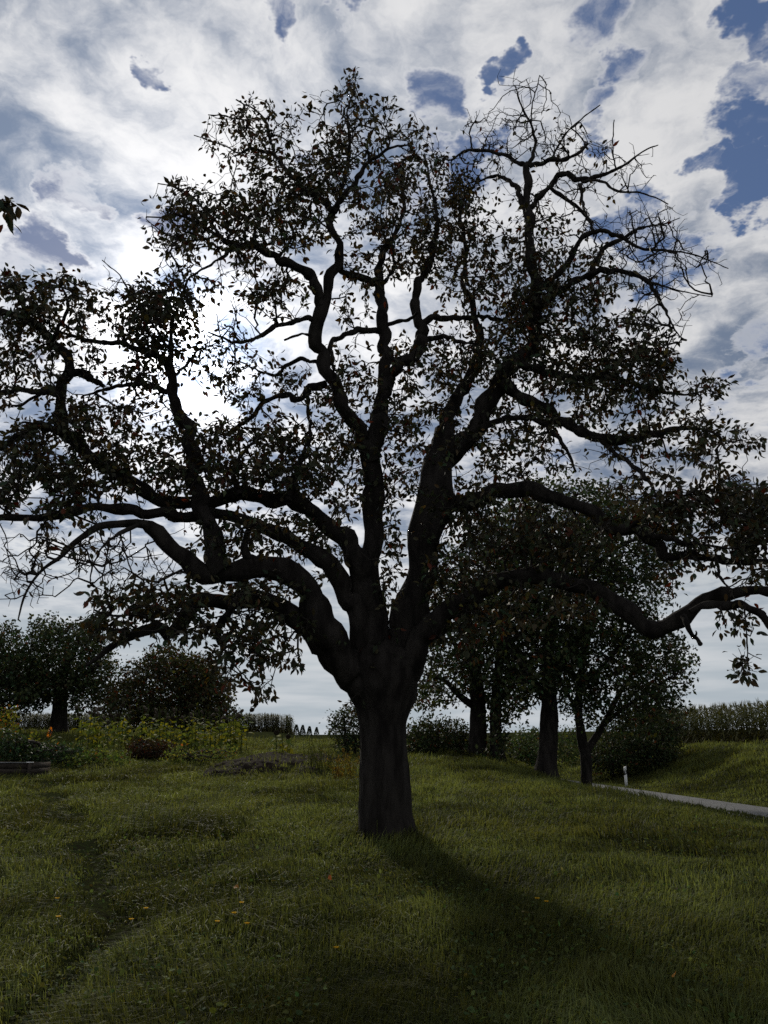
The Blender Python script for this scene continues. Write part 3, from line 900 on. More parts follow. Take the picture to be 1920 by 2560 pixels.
def pear_tree():
    r_ = np.random.default_rng(21)
    base = P(966, 2088, T0)
    gz = hz(base[0], base[1])
    root = thing('pear_tree', (base[0], base[1], gz), 'big gnarled old pear tree with black silhouette standing alone in the meadow', 'tree')
    # trunk with bark ridges and flared foot
    c = px_limb(TRUNK, T0, T0, wob=0.0)
    cc = resample(catmull(c, 5), 0.035)
    V, Q = tube(cc, 72, 0.05, 0.055, seed=3, ridges=13)
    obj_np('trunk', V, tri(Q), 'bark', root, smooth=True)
    wood = []
    for i, (y0, y1, pts) in enumerate(LIMBS):
        c = px_limb(pts, y0, y1, wob=0.12, seed=i)
        cc = resample(catmull(c, 6), max(0.03, c[:, 3].mean() * 0.8))
        # crooked growth
        n = len(cc)
        s = np.arange(n)
        amp = np.minimum(cc[:, 3], 0.09) * 0.62
        for ax in range(3):
            cc[:, ax] += amp * (vnoise(s * 0.33 + i * 7.7, np.full(n, ax * 3.1)) - 0.5) * 2 * np.clip(s / 4, 0, 1)
        cc[:, 3] *= 1 + 0.22 * (vnoise(s * 0.45 + i * 3.3, np.full(n, 9.0)) - 0.5) * 2 * np.clip(s / 4, 0, 1)
        rm = c[:, 3].max()
        sides = 40 if rm > 0.08 else (20 if rm > 0.04 else 8)
        V, Q = tube(cc, sides, 0.15, 0.055 if rm > 0.05 else 0.0, seed=i)
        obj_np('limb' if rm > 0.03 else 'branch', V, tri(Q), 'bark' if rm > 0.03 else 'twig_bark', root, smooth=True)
        wood.append(cc)
    # fine wood and leaves
    pts = sample_blobs(CROWN, 165.0, r_, 0.15)
    # clumps and gaps
    cl = vnoise(pts[:, 0] / 38.0, pts[:, 1] / 38.0) * 0.65 + vnoise(pts[:, 0] / 95.0 + 40, pts[:, 1] / 95.0) * 0.35
    pts = pts[(cl + 0.16 * r_.normal(size=len(pts)) > 0.37) | (pts[:, 3] == len(CROWN) - 1)]
    wp = np.vstack([resample(c, 0.15) for c in wood[:-1]])
    dn = (wp[:, :3] - CAM) @ FWD
    upv = np.array([0, -math.sin(PITCH), math.cos(PITCH)])
    sx = 960 + F * wp[:, 0] / dn
    sy = 1280 - F * ((wp[:, :3] - CAM) @ upv) / dn
    att = []
    for (px, py, lf, bi) in pts:
        if bi == len(CROWN) - 1:
            att.append(P(px, py, 5.2 + r_.normal() * 0.1))
            continue
        dd = (sx - px) ** 2 + (sy - py) ** 2
        near = np.argsort(dd)[:25]
        j = near[int(r_.integers(0, 12))]
        att.append(P(px, py, wp[j, 1] + r_.normal() * 0.45))
    att = np.array(att)
    pos, dr, par, pl, nb, br, tips, ta = grow(wood, att, seg=0.12, rs=4, curve=0.16, zig=0.95)
    V, Q, rad = wood_mesh(pos, dr, par, nb, br, tips, r_tip=0.0042, sides=4, rmax=0.05)
    lf_node = np.full(len(pos), -1.0)
    for t, a in zip(tips, ta):
        q = t
        while q >= nb and lf_node[q] < 0:
            lf_node[q] = pts[a, 2]
            q = par[q]
    thin = np.where((np.arange(len(pos)) >= nb) & (rad < 0.013))[0]
    idx = thin[r_.random(len(thin)) < 0.75]
    Vs, Qs, sb, sdir = spurs(pos, dr, idx, r_, 0.075, 0.0032)
    obj_np('twigs', np.vstack([V, Vs]), np.vstack([Q, Qs + len(V)]), 'twig_bark', root, smooth=True)
    root.children[-1]['kind'] = 'stuff'
    # leaf places: spur ends and tips
    P0, D0, L0 = [], [], []
    for src, dd, lf, k in ((sb, sdir, lf_node[idx], 1.2), (pos[tips], dr[tips], pts[ta, 2], 3.5)):
        n = np.floor(k * np.clip(lf, 0, 1) + r_.random(len(src))).astype(int) * (r_.random(len(src)) < np.clip(lf * 1.0 + 0.03, 0, 1))
        rep = np.repeat(np.arange(len(src)), n)
        P0.append(src[rep])
        D0.append(dd[rep])
    P0 = np.vstack(P0)
    D0 = np.vstack(D0)
    n = len(P0)
    tip = D0 * 0.55 + r_.normal(size=(n, 3)) * 0.65 + np.array([0, 0, -0.55])
    x, y, z = leaf_frames(n, tip, r_, 0.6)
    pet = 0.015 + 0.03 * r_.random(n)
    pos_l = P0 + y * pet[:, None] + r_.normal(size=(n, 3)) * 0.018
    size = 0.093 * (0.7 + 0.5 * r_.random(n))
    size[pos_l[:, 1] < 6.2] *= 1.15
    wid = 0.7 + 0.35 * r_.random(n)
    curl = r_.normal(size=n) * 0.12 - 0.08
    colr = leaf_colours(n, r_, 0.03, 0.3)
    # the 300 leaves that show largest are parts of their own
    vd = (pos_l - CAM)
    dist = np.linalg.norm(vd, axis=1)
    area = size ** 2 * wid * np.abs(np.einsum('ij,ij->i', z, vd / dist[:, None])) / dist ** 2
    dn = vd @ FWD
    lx = 960 + F * pos_l[:, 0] / dn
    ly = 1280 - F * (vd @ upv) / dn
    inside = (lx > 2) & (lx < 1918) & (ly > 0)
    cells = {}
    for q in zip((lx // 34).astype(int), (ly // 34).astype(int)):
        cells[q] = cells.get(q, 0) + 1
    crowd = np.array([cells[q] for q in zip((lx // 34).astype(int), (ly // 34).astype(int))])
    score = np.where(inside, area / (1 + 0.15 * crowd), 0)
    big = np.argsort(-score)[:300]
    rest = np.setdiff1d(np.arange(n), big)
    V, Fc = leaves_mesh(pos_l[rest], x[rest], y[rest], z[rest], size[rest], wid[rest], curl=curl[rest])
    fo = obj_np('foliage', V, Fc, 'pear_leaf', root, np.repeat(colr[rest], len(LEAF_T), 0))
    fo['kind'] = 'stuff'
    variants = []
    for v_ in range(8):
        T = LEAF_T.copy()
        T[:, 0] *= 0.72 + 0.06 * (v_ % 5)
        T[:, 2] += (-0.2 + 0.06 * v_) * T[:, 1] ** 2
        variants.append(mesh_np('leaf', T, LEAF_F, 'pear_leaf', leaf_colours(1, r_, 0.05)[0][None].repeat(len(T), 0)))
    org = Vector(root.location)
    for q, i in enumerate(big):
        o = bpy.data.objects.new('leaf', variants[q % 8])
        COL.objects.link(o)
        o.parent = root
        m = Matrix(((x[i][0], y[i][0], z[i][0]), (x[i][1], y[i][1], z[i][1]), (x[i][2], y[i][2], z[i][2]))).to_4x4()
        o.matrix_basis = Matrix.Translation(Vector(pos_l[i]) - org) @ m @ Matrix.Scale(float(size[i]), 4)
    print('pear leaves', n, 'twig nodes', len(pos))


pear_tree()
# ------------------------------------------------------------------ other trees and shrubs


def small_tree(name, label, cat, Y, trunks, limbs, blobs, spread, leaf=0.16, spacing=260.0, per=4, seed=0, group=None, mat='tree_leaf', tint=(1, 1, 1), base=None,
               woodmat='bark', lift=0.4, red=0.03, seg=None, dens=1.7):
    """a tree or shrub: stems and limbs drawn at distance Y, twigs grown into the crown, leaves on the twigs"""
    r_ = np.random.default_rng(100 + seed)
    t0 = trunks[0][0]
    b = P(t0[0], t0[1], Y)
    root = thing(name, (b[0], b[1], hz(b[0], b[1])), label, cat, group)
    wood = []
    for i, t in enumerate(trunks):
        c = px_limb(t, Y + 0.02 * i, Y, wob=0.2, seed=seed * 10 + i)
        g = hz(c[0, 0], c[0, 1])
        c[0, 2] = g - 0.12                      # stands in the ground
        if len(c) > 1 and c[1, 2] < g + 0.05:
            c[1, 2] = g + 0.15
        cc = resample(catmull(c, 5), max(0.06, c[:, 3].mean() * 0.7))
        cc[:4, 3] *= np.array([1.3, 1.18, 1.08, 1.02])[:len(cc[:4])]
        V, Q = tube(cc, 20, 0.12, 0.04, seed=seed + i)
        obj_np('trunk' if i == 0 or cat == 'tree' else 'stem', V, tri(Q), woodmat, root, smooth=True)
        wood.append(cc)
    for i, (dy, t) in enumerate(limbs):
        c = px_limb(t, Y, Y + dy, wob=0.3, seed=seed * 10 + 5 + i)
        cc = resample(catmull(c, 5), max(0.06, c[:, 3].mean()))
        V, Q = tube(cc, 10, 0.12, seed=seed + i)
        obj_np('limb', V, tri(Q), woodmat, root, smooth=True)
        wood.append(cc)
    pts = sample_blobs(blobs, spacing / dens, r_)
    att = []
    bc = np.array([[q[0], q[1], q[2], q[3]] for q in blobs], dtype=float)
    for (px, py, lf, bi) in pts:
        q = bc[int(bi)]
        e = math.sqrt(max(0.05, 1 - min(1, ((px - q[0]) / q[2]) ** 2 + ((py - q[1]) / q[3]) ** 2)))
        a = P(px, py, Y + (r_.random() * 2 - 1) * spread * e)
        g = hz(a[0], a[1])
        if a[2] < g + 0.05:
            a[2] = g + 0.05 + 0.1 * r_.random()
        att.append(a)
    att = np.array(att)
    sg = seg or 0.3
    pos, dr, par, pl, nb, br, tips, ta = grow(wood, att, seg=sg, jit=0.07, rs=seed)
    V, Q, rad = wood_mesh(pos, dr, par, nb, br, tips, r_tip=0.006, sides=3, rmax=0.08)
    tw = obj_np('twigs', V, Q, 'twig_bark', root, smooth=True)
    tw['kind'] = 'stuff'
    src = np.concatenate([tips, np.where((np.arange(len(pos)) >= nb) & (rad < 0.02))[0]])
    lfv = np.concatenate([pts[ta, 2], np.full(len(src) - len(tips), 0.8)])
    n = np.floor(per * lfv + r_.random(len(src))).astype(int)
    rep = np.repeat(src, n)
    m = len(rep)
    P0 = pos[rep] + r_.normal(size=(m, 3)) * leaf * 0.9
    tip = r_.normal(size=(m, 3)) + dr[rep] * 0.5 + np.array([0, 0, -0.4])
    x, y, z = leaf_frames(m, tip, r_, lift)
    size = leaf * (0.65 + 0.6 * r_.random(m))
    gz = H(P0[:, 0], P0[:, 1])
    P0[:, 2] = np.maximum(P0[:, 2], gz + 0.03)
    V, Fc = leaves_mesh(P0, x, y, z, size, 0.7 + 0.5 * r_.random(m), LEAF_T2, LEAF_F2)
    colr = leaf_colours(m, r_, red, 0.35) * np.array(tint)
    cl = fbm(P0[:, 0] * 1.3 + seed, P0[:, 2] * 1.3, 2)
    colr *= (0.75 + 0.6 * cl)[:, None]
    fo = obj_np('crown' if cat == 'tree' else 'foliage', V, Fc, mat, root, np.repeat(colr, 4, 0))
    fo['kind'] = 'stuff'
    return root


def base_y(px, py):
    return float(ground_at(px, py, 14)[1])


YB = 27.5
YC = 27.8
YA = 29.0
print('tree distances', YA, YB, YC)
small_tree('roadside_tree', 'thick-trunked dark leafy tree beside the road, middle of the row behind the pear tree', 'tree', YB,
           [[(1362, 1945, 31), (1367, 1900, 26), (1372, 1850, 22), (1374, 1790, 21), (1372, 1720, 19), (1370, 1640, 17), (1380, 1550, 14), (1400, 1440, 10), (1430, 1320, 6), (1440, 1240, 3)]],
           [(-2, [(1370, 1760, 12), (1325, 1690, 10), (1270, 1610, 8), (1240, 1500, 5)]), (2, [(1372, 1700, 13), (1430, 1620, 10), (1490, 1520, 8), (1530, 1400, 4)]),
            (1.5, [(1374, 1600, 10), (1335, 1500, 8), (1310, 1380, 5), (1310, 1270, 3)]), (-2, [(1385, 1530, 9), (1470, 1430, 7), (1560, 1360, 5), (1640, 1340, 3)])],
           [(1400, 1330, 150, 140, 1, 1), (1320, 1520, 150, 150, 1, 1), (1450, 1500, 150, 130, 1.1, 1), (1540, 1360, 120, 110, .9, 1), (1640, 1380, 70, 80, .7, 1), (1500, 1270, 100, 70, .8, 1),
            (1280, 1350, 90, 110, .9, 1), (1380, 1660, 110, 70, .9, 1), (1300, 1700, 70, 60, .8, 1), (1600, 1480, 80, 70, .8, 1)], 4.0, 0.17, 150, 3, 1, 'trees along the road')
small_tree('roadside_tree', 'slender forked tree at the road edge, nearest the white marker post', 'tree', YC,
           [[(1466, 1966, 15), (1466, 1930, 13.5), (1464, 1890, 14), (1456, 1850, 12), (1447, 1790, 10), (1450, 1700, 8), (1470, 1600, 5), (1490, 1520, 3)]],
           [(1, [(1464, 1882, 10), (1490, 1842, 9), (1515, 1802, 8), (1545, 1740, 6), (1590, 1670, 4)]), (-1, [(1510, 1810, 6), (1560, 1770, 5), (1620, 1730, 4), (1680, 1690, 2.5)]),
            (-1, [(1450, 1720, 6), (1520, 1650, 4.5), (1580, 1580, 3)]), (1, [(1450, 1780, 6), (1410, 1720, 4), (1390, 1650, 3)])],
           [(1500, 1640, 120, 90, 1, 1), (1610, 1600, 90, 70, 1, 1), (1640, 1690, 90, 70, 1, 1), (1560, 1720, 100, 70, 1, 1), (1430, 1720, 80, 70, .9, 1), (1690, 1640, 45, 40, .7, 1), (1600, 1780, 80, 60, .9, 1), (1660, 1760, 50, 50, .6, 1), (1480, 1780, 70, 40, .6, 1)],
           2.5, 0.15, 130, 3, 2, 'trees along the road')
small_tree('roadside_tree', 'twin-trunked ivy-hung tree in the dark row, closest to the pear trunk', 'tree', YA,
           [[(1190, 1918, 24), (1193, 1870, 21), (1195, 1800, 20), (1192, 1730, 18), (1185, 1640, 14), (1170, 1540, 10), (1160, 1440, 6)],
            [(1246, 1930, 19), (1242, 1880, 17), (1238, 1820, 15), (1240, 1740, 13), (1250, 1640, 10), (1260, 1520, 6)]],
           [(-1, [(1190, 1770, 9), (1150, 1740, 8), (1110, 1700, 6), (1070, 1690, 4)]), (2, [(1240, 1760, 8), (1290, 1700, 6), (1330, 1660, 4)]), (1, [(1188, 1680, 8), (1130, 1600, 6), (1090, 1520, 4)])],
           [(1160, 1560, 120, 130, 1, 1), (1240, 1640, 90, 110, 1, 1), (1120, 1690, 80, 60, 1, 1), (1190, 1440, 110, 90, .9, 1), (1070, 1740, 50, 40, .8, 1), (1280, 1740, 60, 60, .9, 1), (1290, 1520, 80, 90, .9, 1), (1240, 1790, 24, 60, 1.2, 1), (1250, 1870, 16, 50, 1.2, 1), (1210, 1890, 14, 40, 1, 1)],
           3.5, 0.17, 140, 3, 3, 'trees along the road', red=0.05)
# left side, beyond the garden
small_tree('orchard_tree', 'leafy fruit tree with short double trunk in front of the far maize, left', 'tree', 48.0,
           [[(152, 1836, 20), (152, 1800, 17), (152, 1760, 16), (155, 1710, 13), (165, 1650, 8), (170, 1590, 4)], [(130, 1836, 8), (134, 1800, 7), (138, 1750, 6), (140, 1690, 4)]],
           [(-2, [(155, 1730, 9), (205, 1690, 7), (250, 1660, 4)]), (2, [(152, 1730, 9), (105, 1690, 7), (70, 1650, 4)]), (0, [(158, 1690, 7), (190, 1620, 5), (200, 1570, 3)])],
           [(160, 1640, 110, 80, 1.2, 1), (90, 1680, 70, 80, 1.1, 1), (240, 1680, 55, 70, 1.1, 1), (205, 1725, 62, 42, 1, 1), (85, 1735, 45, 40, .9, 1), (140, 1715, 70, 45, 1, 1), (205, 1770, 34, 16, .6, 1), (120, 1580, 50, 40, .8, 1), (215, 1590, 50, 40, .9, 1)],
           3.0, 0.22, 110, 3, 4, 'orchard trees at the left', dens=2.4)
small_tree('orchard_tree', 'dark leafy fruit tree cut off by the left edge of the view', 'tree', 46.0,
           [[(-30, 1836, 16), (-28, 1780, 14), (-24, 1720, 11), (-15, 1640, 7)]],
           [(1, [(-26, 1740, 7), (10, 1690, 5), (40, 1640, 3)]), (-1, [(-27, 1760, 6), (20, 1750, 4), (60, 1740, 3)])],
           [(10, 1640, 60, 80, 1.1, 1), (-30, 1680, 70, 90, 1, 1), (20, 1730, 60, 60, 1.1, 1), (62, 1730, 34, 34, .9, 1), (-20, 1780, 40, 30, .8, 1)],
           2.5, 0.22, 110, 3, 5, 'orchard trees at the left', dens=2.4)
small_tree('round_tree', 'low round dense tree with rusty leaves standing behind the sunflowers', 'tree', 45.0,
           [[(470, 1835, 13), (468, 1790, 11), (455, 1740, 8), (440, 1690, 5)], [(360, 1830, 8), (365, 1790, 7), (380, 1740, 5)], [(320, 1830, 5), (325, 1780, 4)]],
           [(1, [(465, 1770, 7), (510, 1740, 5), (545, 1710, 3)]), (-1, [(455, 1740, 6), (400, 1700, 4), (350, 1690, 3)])],
           [(420, 1715, 120, 80, 1.5, 1), (330, 1755, 75, 50, 1.3, 1), (510, 1735, 68, 65, 1.5, 1), (420, 1650, 60, 32, 1.0, 1), (490, 1670, 55, 35, 1.2, 1), (540, 1775, 36, 34, 1.3, 1), (440, 1785, 100, 26, 1.3, 1), (290, 1765, 40, 35, .9, 1)],
           3.0, 0.20, 95, 3, 6, None, tint=(1.05, 0.85, 0.85), red=0.10, dens=2.6)
# shrubs
small_tree('shrub', 'dark shrub just left of the pear trunk, behind dry grass', 'shrub', 29.0,
           [[(868, 1885, 5), (866, 1850, 4), (860, 1810, 2.5)], [(885, 1885, 4), (890, 1840, 3)]], [(0, [(866, 1860, 3), (845, 1820, 2), (830, 1805, 1.4)])],
           [(865, 1825, 42, 36, 1.4, 1), (880, 1785, 30, 24, 1.1, 1), (845, 1800, 25, 18, .8, 1), (880, 1860, 45, 28, 1.3, 1)], 0.9, 0.10, 60, 3, 7, 'shrubs')
small_tree('shrub', 'broad dark hedge shrub filling the gap between pear trunk and roadside trees', 'shrub', YA + 1.5,
           [[(1100, 1915, 6), (1100, 1870, 5), (1090, 1830, 3)], [(1150, 1915, 6), (1160, 1860, 4)], [(1060, 1905, 5), (1050, 1860, 3)]], [],
           [(1090, 1855, 75, 55, 1.4, 1), (1165, 1880, 55, 45, 1.4, 1), (1050, 1850, 50, 45, 1.2, 1), (1130, 1825, 40, 25, .8, 1), (1110, 1895, 90, 26, 1.2, 1)], 1.8, 0.12, 75, 4, 8, 'shrubs', red=0.05)
small_tree('shrub', 'pale green loose shrub seen between the two roadside trunks', 'shrub', YB + 16,
           [[(1300, 1925, 5), (1300, 1890, 4), (1296, 1850, 3)], [(1325, 1925, 4), (1325, 1880, 3)]], [],
           [(1300, 1875, 55, 42, 1.3, 1), (1330, 1860, 40, 36, 1.2, 1), (1420, 1860, 45, 45, 1.2, 1), (1270, 1895, 36, 28, 1, 1), (1340, 1905, 60, 20, 1, 1)], 2.0, 0.15, 70, 4, 9, 'shrubs', tint=(1.5, 1.6, 1.3), red=0.02)
small_tree('shrub', 'tall dark thicket across the road behind the white marker post', 'shrub', 43.0,
           [[(1590, 1935, 7), (1590, 1880, 6), (1600, 1820, 4)], [(1640, 1915, 6), (1645, 1850, 4)], [(1530, 1940, 6), (1530, 1880, 4)]], [(0, [(1640, 1860, 4), (1680, 1830, 3), (1712, 1812, 2)])],
           [(1590, 1830, 75, 70, 1.4, 1), (1640, 1850, 60, 60, 1.4, 1), (1540, 1880, 70, 50, 1.4, 1), (1650, 1800, 55, 30, .9, 1), (1600, 1900, 90, 34, 1.3, 1), (1690, 1815, 30, 16, .7, 1), (1500, 1900, 50, 34, 1.2, 1)], 2.2, 0.15, 70, 4, 10, 'shrubs')
small_tree('shrub', 'low maroon-brown garden shrub in front of the sunflowers', 'shrub', 27.0,
           [[(375, 1895, 4), (375, 1870, 3), (370, 1855, 2)]], [], [(352, 1872, 34, 22, 1.6, 1), (400, 1872, 34, 20, 1.6, 1), (375, 1886, 52, 14, 1.4, 1)], 0.8, 0.07, 36, 4, 11, 'garden shrubs', tint=(0.9, 0.5, 0.55), red=0.2)
small_tree('shrub', 'blue-green garden shrub behind the wooden raised bed', 'shrub', 25.0,
           [[(60, 1910, 4), (60, 1880, 3), (62, 1860, 2)]], [], [(50, 1880, 60, 30, 1.3, 1), (130, 1885, 60, 26, 1.3, 1), (20, 1860, 40, 30, 1.1, 1), (180, 1890, 40, 22, 1.1, 1)], 1.0, 0.10, 45, 3, 12, 'garden shrubs', tint=(0.9, 1.15, 1.1), red=0.01)
small_tree('shrub', 'tall loose yellowing plant at the left edge above the raised bed', 'shrub', 28.0,
           [[(22, 1885, 3), (22, 1830, 2.4), (26, 1785, 1.6)], [(45, 1885, 1.6), (50, 1830, 1.3), (64, 1765, 1)]], [], [(22, 1820, 22, 50, 1.1, 1), (10, 1850, 28, 36, 1.1, 1), (75, 1860, 14, 22, .7, 1)], 0.6, 0.11, 60, 3, 13, 'garden shrubs', tint=(1.7, 1.5, .8), red=0.08, mat='weed')
small_tree('shrub', 'green leafy herb mound between the raised bed and the sunflowers', 'shrub', 24.0,
           [[(235, 1925, 3), (235, 1900, 2.4), (236, 1890, 1.6)]], [], [(215, 1905, 50, 18, 1.2, 1), (270, 1905, 50, 20, 1.2, 1), (240, 1890, 34, 16, 1, 1)], 0.9, 0.09, 40, 3, 14, 'garden shrubs', tint=(1.2, 1.3, 1), red=0.02, mat='weed')
small_tree('shrub', 'pale flowering herb clump right of the maroon shrub', 'shrub', 25.0,
           [[(470, 1910, 3), (470, 1890, 2), (472, 1875, 1.4)]], [], [(450, 1890, 40, 16, 1.2, 1), (510, 1890, 46, 16, 1.1, 1), (560, 1882, 34, 14, .9, 1)], 0.8, 0.08, 40, 3, 15, 'garden shrubs', tint=(1.7, 1.6, 1.3), red=0.03, mat='weed')

# ------------------------------------------------------------------ far row of clipped conifers
def conifer(px, top, Y, label, seed):
    r_ = np.random.default_rng(seed)
    b = P(px, 1850, Y)
    g = hz(b[0], b[1])
    zt = P(px, top, Y)[2]
    h = zt - g
    root = thing('conifer', (b[0], b[1], g), label, 'tree', 'far row of small conifers')
    c = np.array([[b[0], b[1], g - 0.2, h * 0.03], [b[0], b[1], g + h * 0.5, h * 0.02], [b[0], b[1], g + h * 0.97, h * 0.006]])
    V, Q = tube(resample(c, h / 8), 6)
    obj_np('trunk', V, tri(Q), 'bark', root)
    n = 700
    f = r_.random(n) ** 0.8
    rr = h * 0.27 * (1 - f) ** 0.75 * (0.75 + 0.35 * r_.random(n)) + h * 0.01
    a = r_.random(n) * 6.283
    pos = np.stack([b[0] + rr * np.cos(a), b[1] + rr * np.sin(a), g + h * (0.04 + 0.94 * f)], -1)
    tip = np.stack([np.cos(a), np.sin(a), np.full(n, 0.7)], -1) + r_.normal(size=(n, 3)) * 0.3
    x, y, z = leaf_frames(n, tip, r_, 0)
    V, Fc = leaves_mesh(pos, x, y, z, np.full(n, h * 0.10), np.full(n, 1.2), LEAF_T2, LEAF_F2)
    o = obj_np('crown', V, Fc, 'tree_leaf', root, np.repeat(leaf_colours(n, r_, 0) * 0.8, 4, 0))
    o['kind'] = 'stuff'


for k, (px, top) in enumerate([(688, 1812), (705, 1811), (722, 1811), (740, 1812), (756, 1813), (773, 1816), (791, 1818)]):
    conifer(px, top, 170 + 3 * k, ['first', 'second', 'third', 'fourth', 'fifth', 'sixth', 'seventh'][k] + ' small conifer from the left in the far horizon row', 300 + k)

# ------------------------------------------------------------------ maize


def blade_strip(p0, d, up, L, w, bend, n=4):
    """one arching strip leaf; returns verts and tris"""
    side = np.cross(d, up)
    side /= np.linalg.norm(side) + 1e-9
    V = []
    for i in range(n + 1):
        t = i / n
        c = p0 + d * L * t + up * L * (0.75 * t - bend * t * t)
        ww = w * (0.55 + 1.0 * t) * (1 - t) ** 0.6 if t < 1 else 0.0
        V.append(c - side * ww)
        V.append(c + side * ww)
    Fc = []
    for i in range(n):
        a = 2 * i
        Fc += [(a, a + 1, a + 3), (a, a + 3, a + 2)]
    return V, Fc


def maize_geo(r_, h=2.0):
    V, Fc, C = [], [], []

    def add(v, f, c):
        o = len(V)
        V.extend(v)
        Fc.extend([tuple(q + o for q in t) for t in f])
        C.extend([c] * len(v))
    lean = r_.normal(size=2) * 0.05
    st = []
    for i in range(4):
        z = h * 0.9 * i / 3
        rad = 0.016 * (1 - 0.2 * i)
        for a in range(4):
            st.append(np.array([lean[0] * z + rad * math.cos(a * 1.5708), lean[1] * z + rad * math.sin(a * 1.5708), z]))
    f = []
    for i in range(3):
        for a in range(4):
            b = (a + 1) % 4
            f += [(i * 4 + a, i * 4 + b, i * 4 + 4 + b), (i * 4 + a, i * 4 + 4 + b, i * 4 + 4 + a)]
    add(st, f, (0.9, 0.8, 0.6))
    a0 = r_.random() * 6.28
    for i in range(11):
        z = h * (0.10 + 0.78 * i / 10)
        a = a0 + i * 3.14 + r_.normal() * 0.45
        d = np.array([math.cos(a), math.sin(a), 0])
        dry = max(0, 1 - i / 5.0) * 0.8 + 0.2 * r_.random()
        c = (1.0 + 0.5 * dry, 1.0 + 0.05 * dry, 1.0 + 0.1 * dry)
        v, ff = blade_strip(np.array([lean[0] * z, lean[1] * z, z]), d, np.array([0, 0, 1.0]), 0.50 + 0.30 * r_.random(), 0.052, 0.7 + 0.6 * r_.random() + (0.5 if i < 4 else 0))
        add(v, ff, c)
    for i in range(5):                                   # tassel
        a = r_.random() * 6.28
        d = np.array([math.cos(a), math.sin(a), 0]) * (0.30 if i else 0.05)
        v, ff = blade_strip(np.array([lean[0] * h * .9, lean[1] * h * .9, h * 0.88]), d, np.array([0, 0, 1.0]), 0.42, 0.016, 0.02, 2)
        add(v, ff, (1.1, 0.9, 0.7))
    return np.array(V), np.array(Fc), np.array(C)


def maize():
    r_ = np.random.default_rng(44)
    protos = [maize_geo(r_, 1.9 + 0.25 * r_.random()) for _ in range(7)]
    meshes = [mesh_np('maize_plant', V, Fc, 'maize', C) for V, Fc, C in protos]
    # front rows on the bank, plant by plant
    A = np.array([24.0, 35.0])
    B = np.array([15.2, 53.0])
    along = (B - A) / np.linalg.norm(B - A)
    nrm = np.array([-along[1], along[0]])
    if nrm[0] < 0:
        nrm = -nrm
    L = np.linalg.norm(B - A)
    for row in range(3):
        for q in range(56):
            s = q / 56 * L + r_.normal() * 0.07
            p = A + along * s + nrm * (0.55 * row + r_.normal() * 0.08)
            o = bpy.data.objects.new('maize_plant', meshes[int(r_.integers(0, 7))])
            COL.objects.link(o)
            o.location = (p[0], p[1], hz(p[0], p[1]) - 0.03)
            k = 0.84 + 0.28 * r_.random() + 0.16 * max(0, 1 - q / 30)
            o.scale = (k, k, k)
            o.rotation_euler = (0, 0, r_.random() * 6.28)
            tag(o, 'ripening maize plant in the front rows of the field on the grassy bank', 'maize', 'maize plants at the edge of the bank')
    # the rest of the field and the far field: one mass each

    def mass(name, ps, label):
        Vs, Fs, Cs = [], [], []
        off = 0
        for (x, y, s) in ps:
            V, Fc, C = protos[int(r_.integers(0, 7))]
            a = r_.random() * 6.28
            ca, sa = math.cos(a), math.sin(a)
            W = np.stack([V[:, 0] * ca - V[:, 1] * sa, V[:, 0] * sa + V[:, 1] * ca, V[:, 2]], -1) * s
            W += np.array([x, y, hz(x, y) - 0.03])
            Vs.append(W)
            Fs.append(Fc + off)
            Cs.append(C * (0.8 + 0.4 * r_.random()))
            off += len(V)
        o = obj_np(name, np.vstack(Vs), np.vstack(Fs), 'maize', None, np.vstack(Cs))
        tag(o, label, 'maize', kind='stuff')
    ps = []
    for row in range(3, 12):
        for q in range(60):
            p = A + along * (q / 56 * L + r_.normal() * 0.1) + nrm * (0.6 * row + r_.normal() * 0.1)
            ps.append((p[0], p[1], 1.0 + 0.2 * r_.random()))
    mass('maize_field', ps, 'dense maize standing behind the front rows on the bank')
    ps = []
    for q in range(2600):
        x = -75 + 62 * r_.random()
        y = 112 + 0.10 * (x + 40) + 5.5 * r_.random() ** 1.5
        ps.append((x, y, 1.0 + 0.3 * r_.random()))
    mass('maize_field', ps, 'far band of maize along the horizon at the left')


maize()

# ------------------------------------------------------------------ sunflowers, tall weeds


def cyl_stem(pts, r0, r1, sides=5):
    c = np.array([(*p, r0 + (r1 - r0) * i / (len(pts) - 1)) for i, p in enumerate(pts)])
    V, Q = tube(catmull(c, 3), sides, 0.0)
    return V, tri(Q)


HEART = np.array([[0, 0, 0], [-.34, .12, .03], [.34, .12, .03], [-.36, .42, .05], [.36, .42, .05], [0, .45, -.02], [-.18, .78, .0], [.18, .78, .0], [0, 1.05, -.12]])


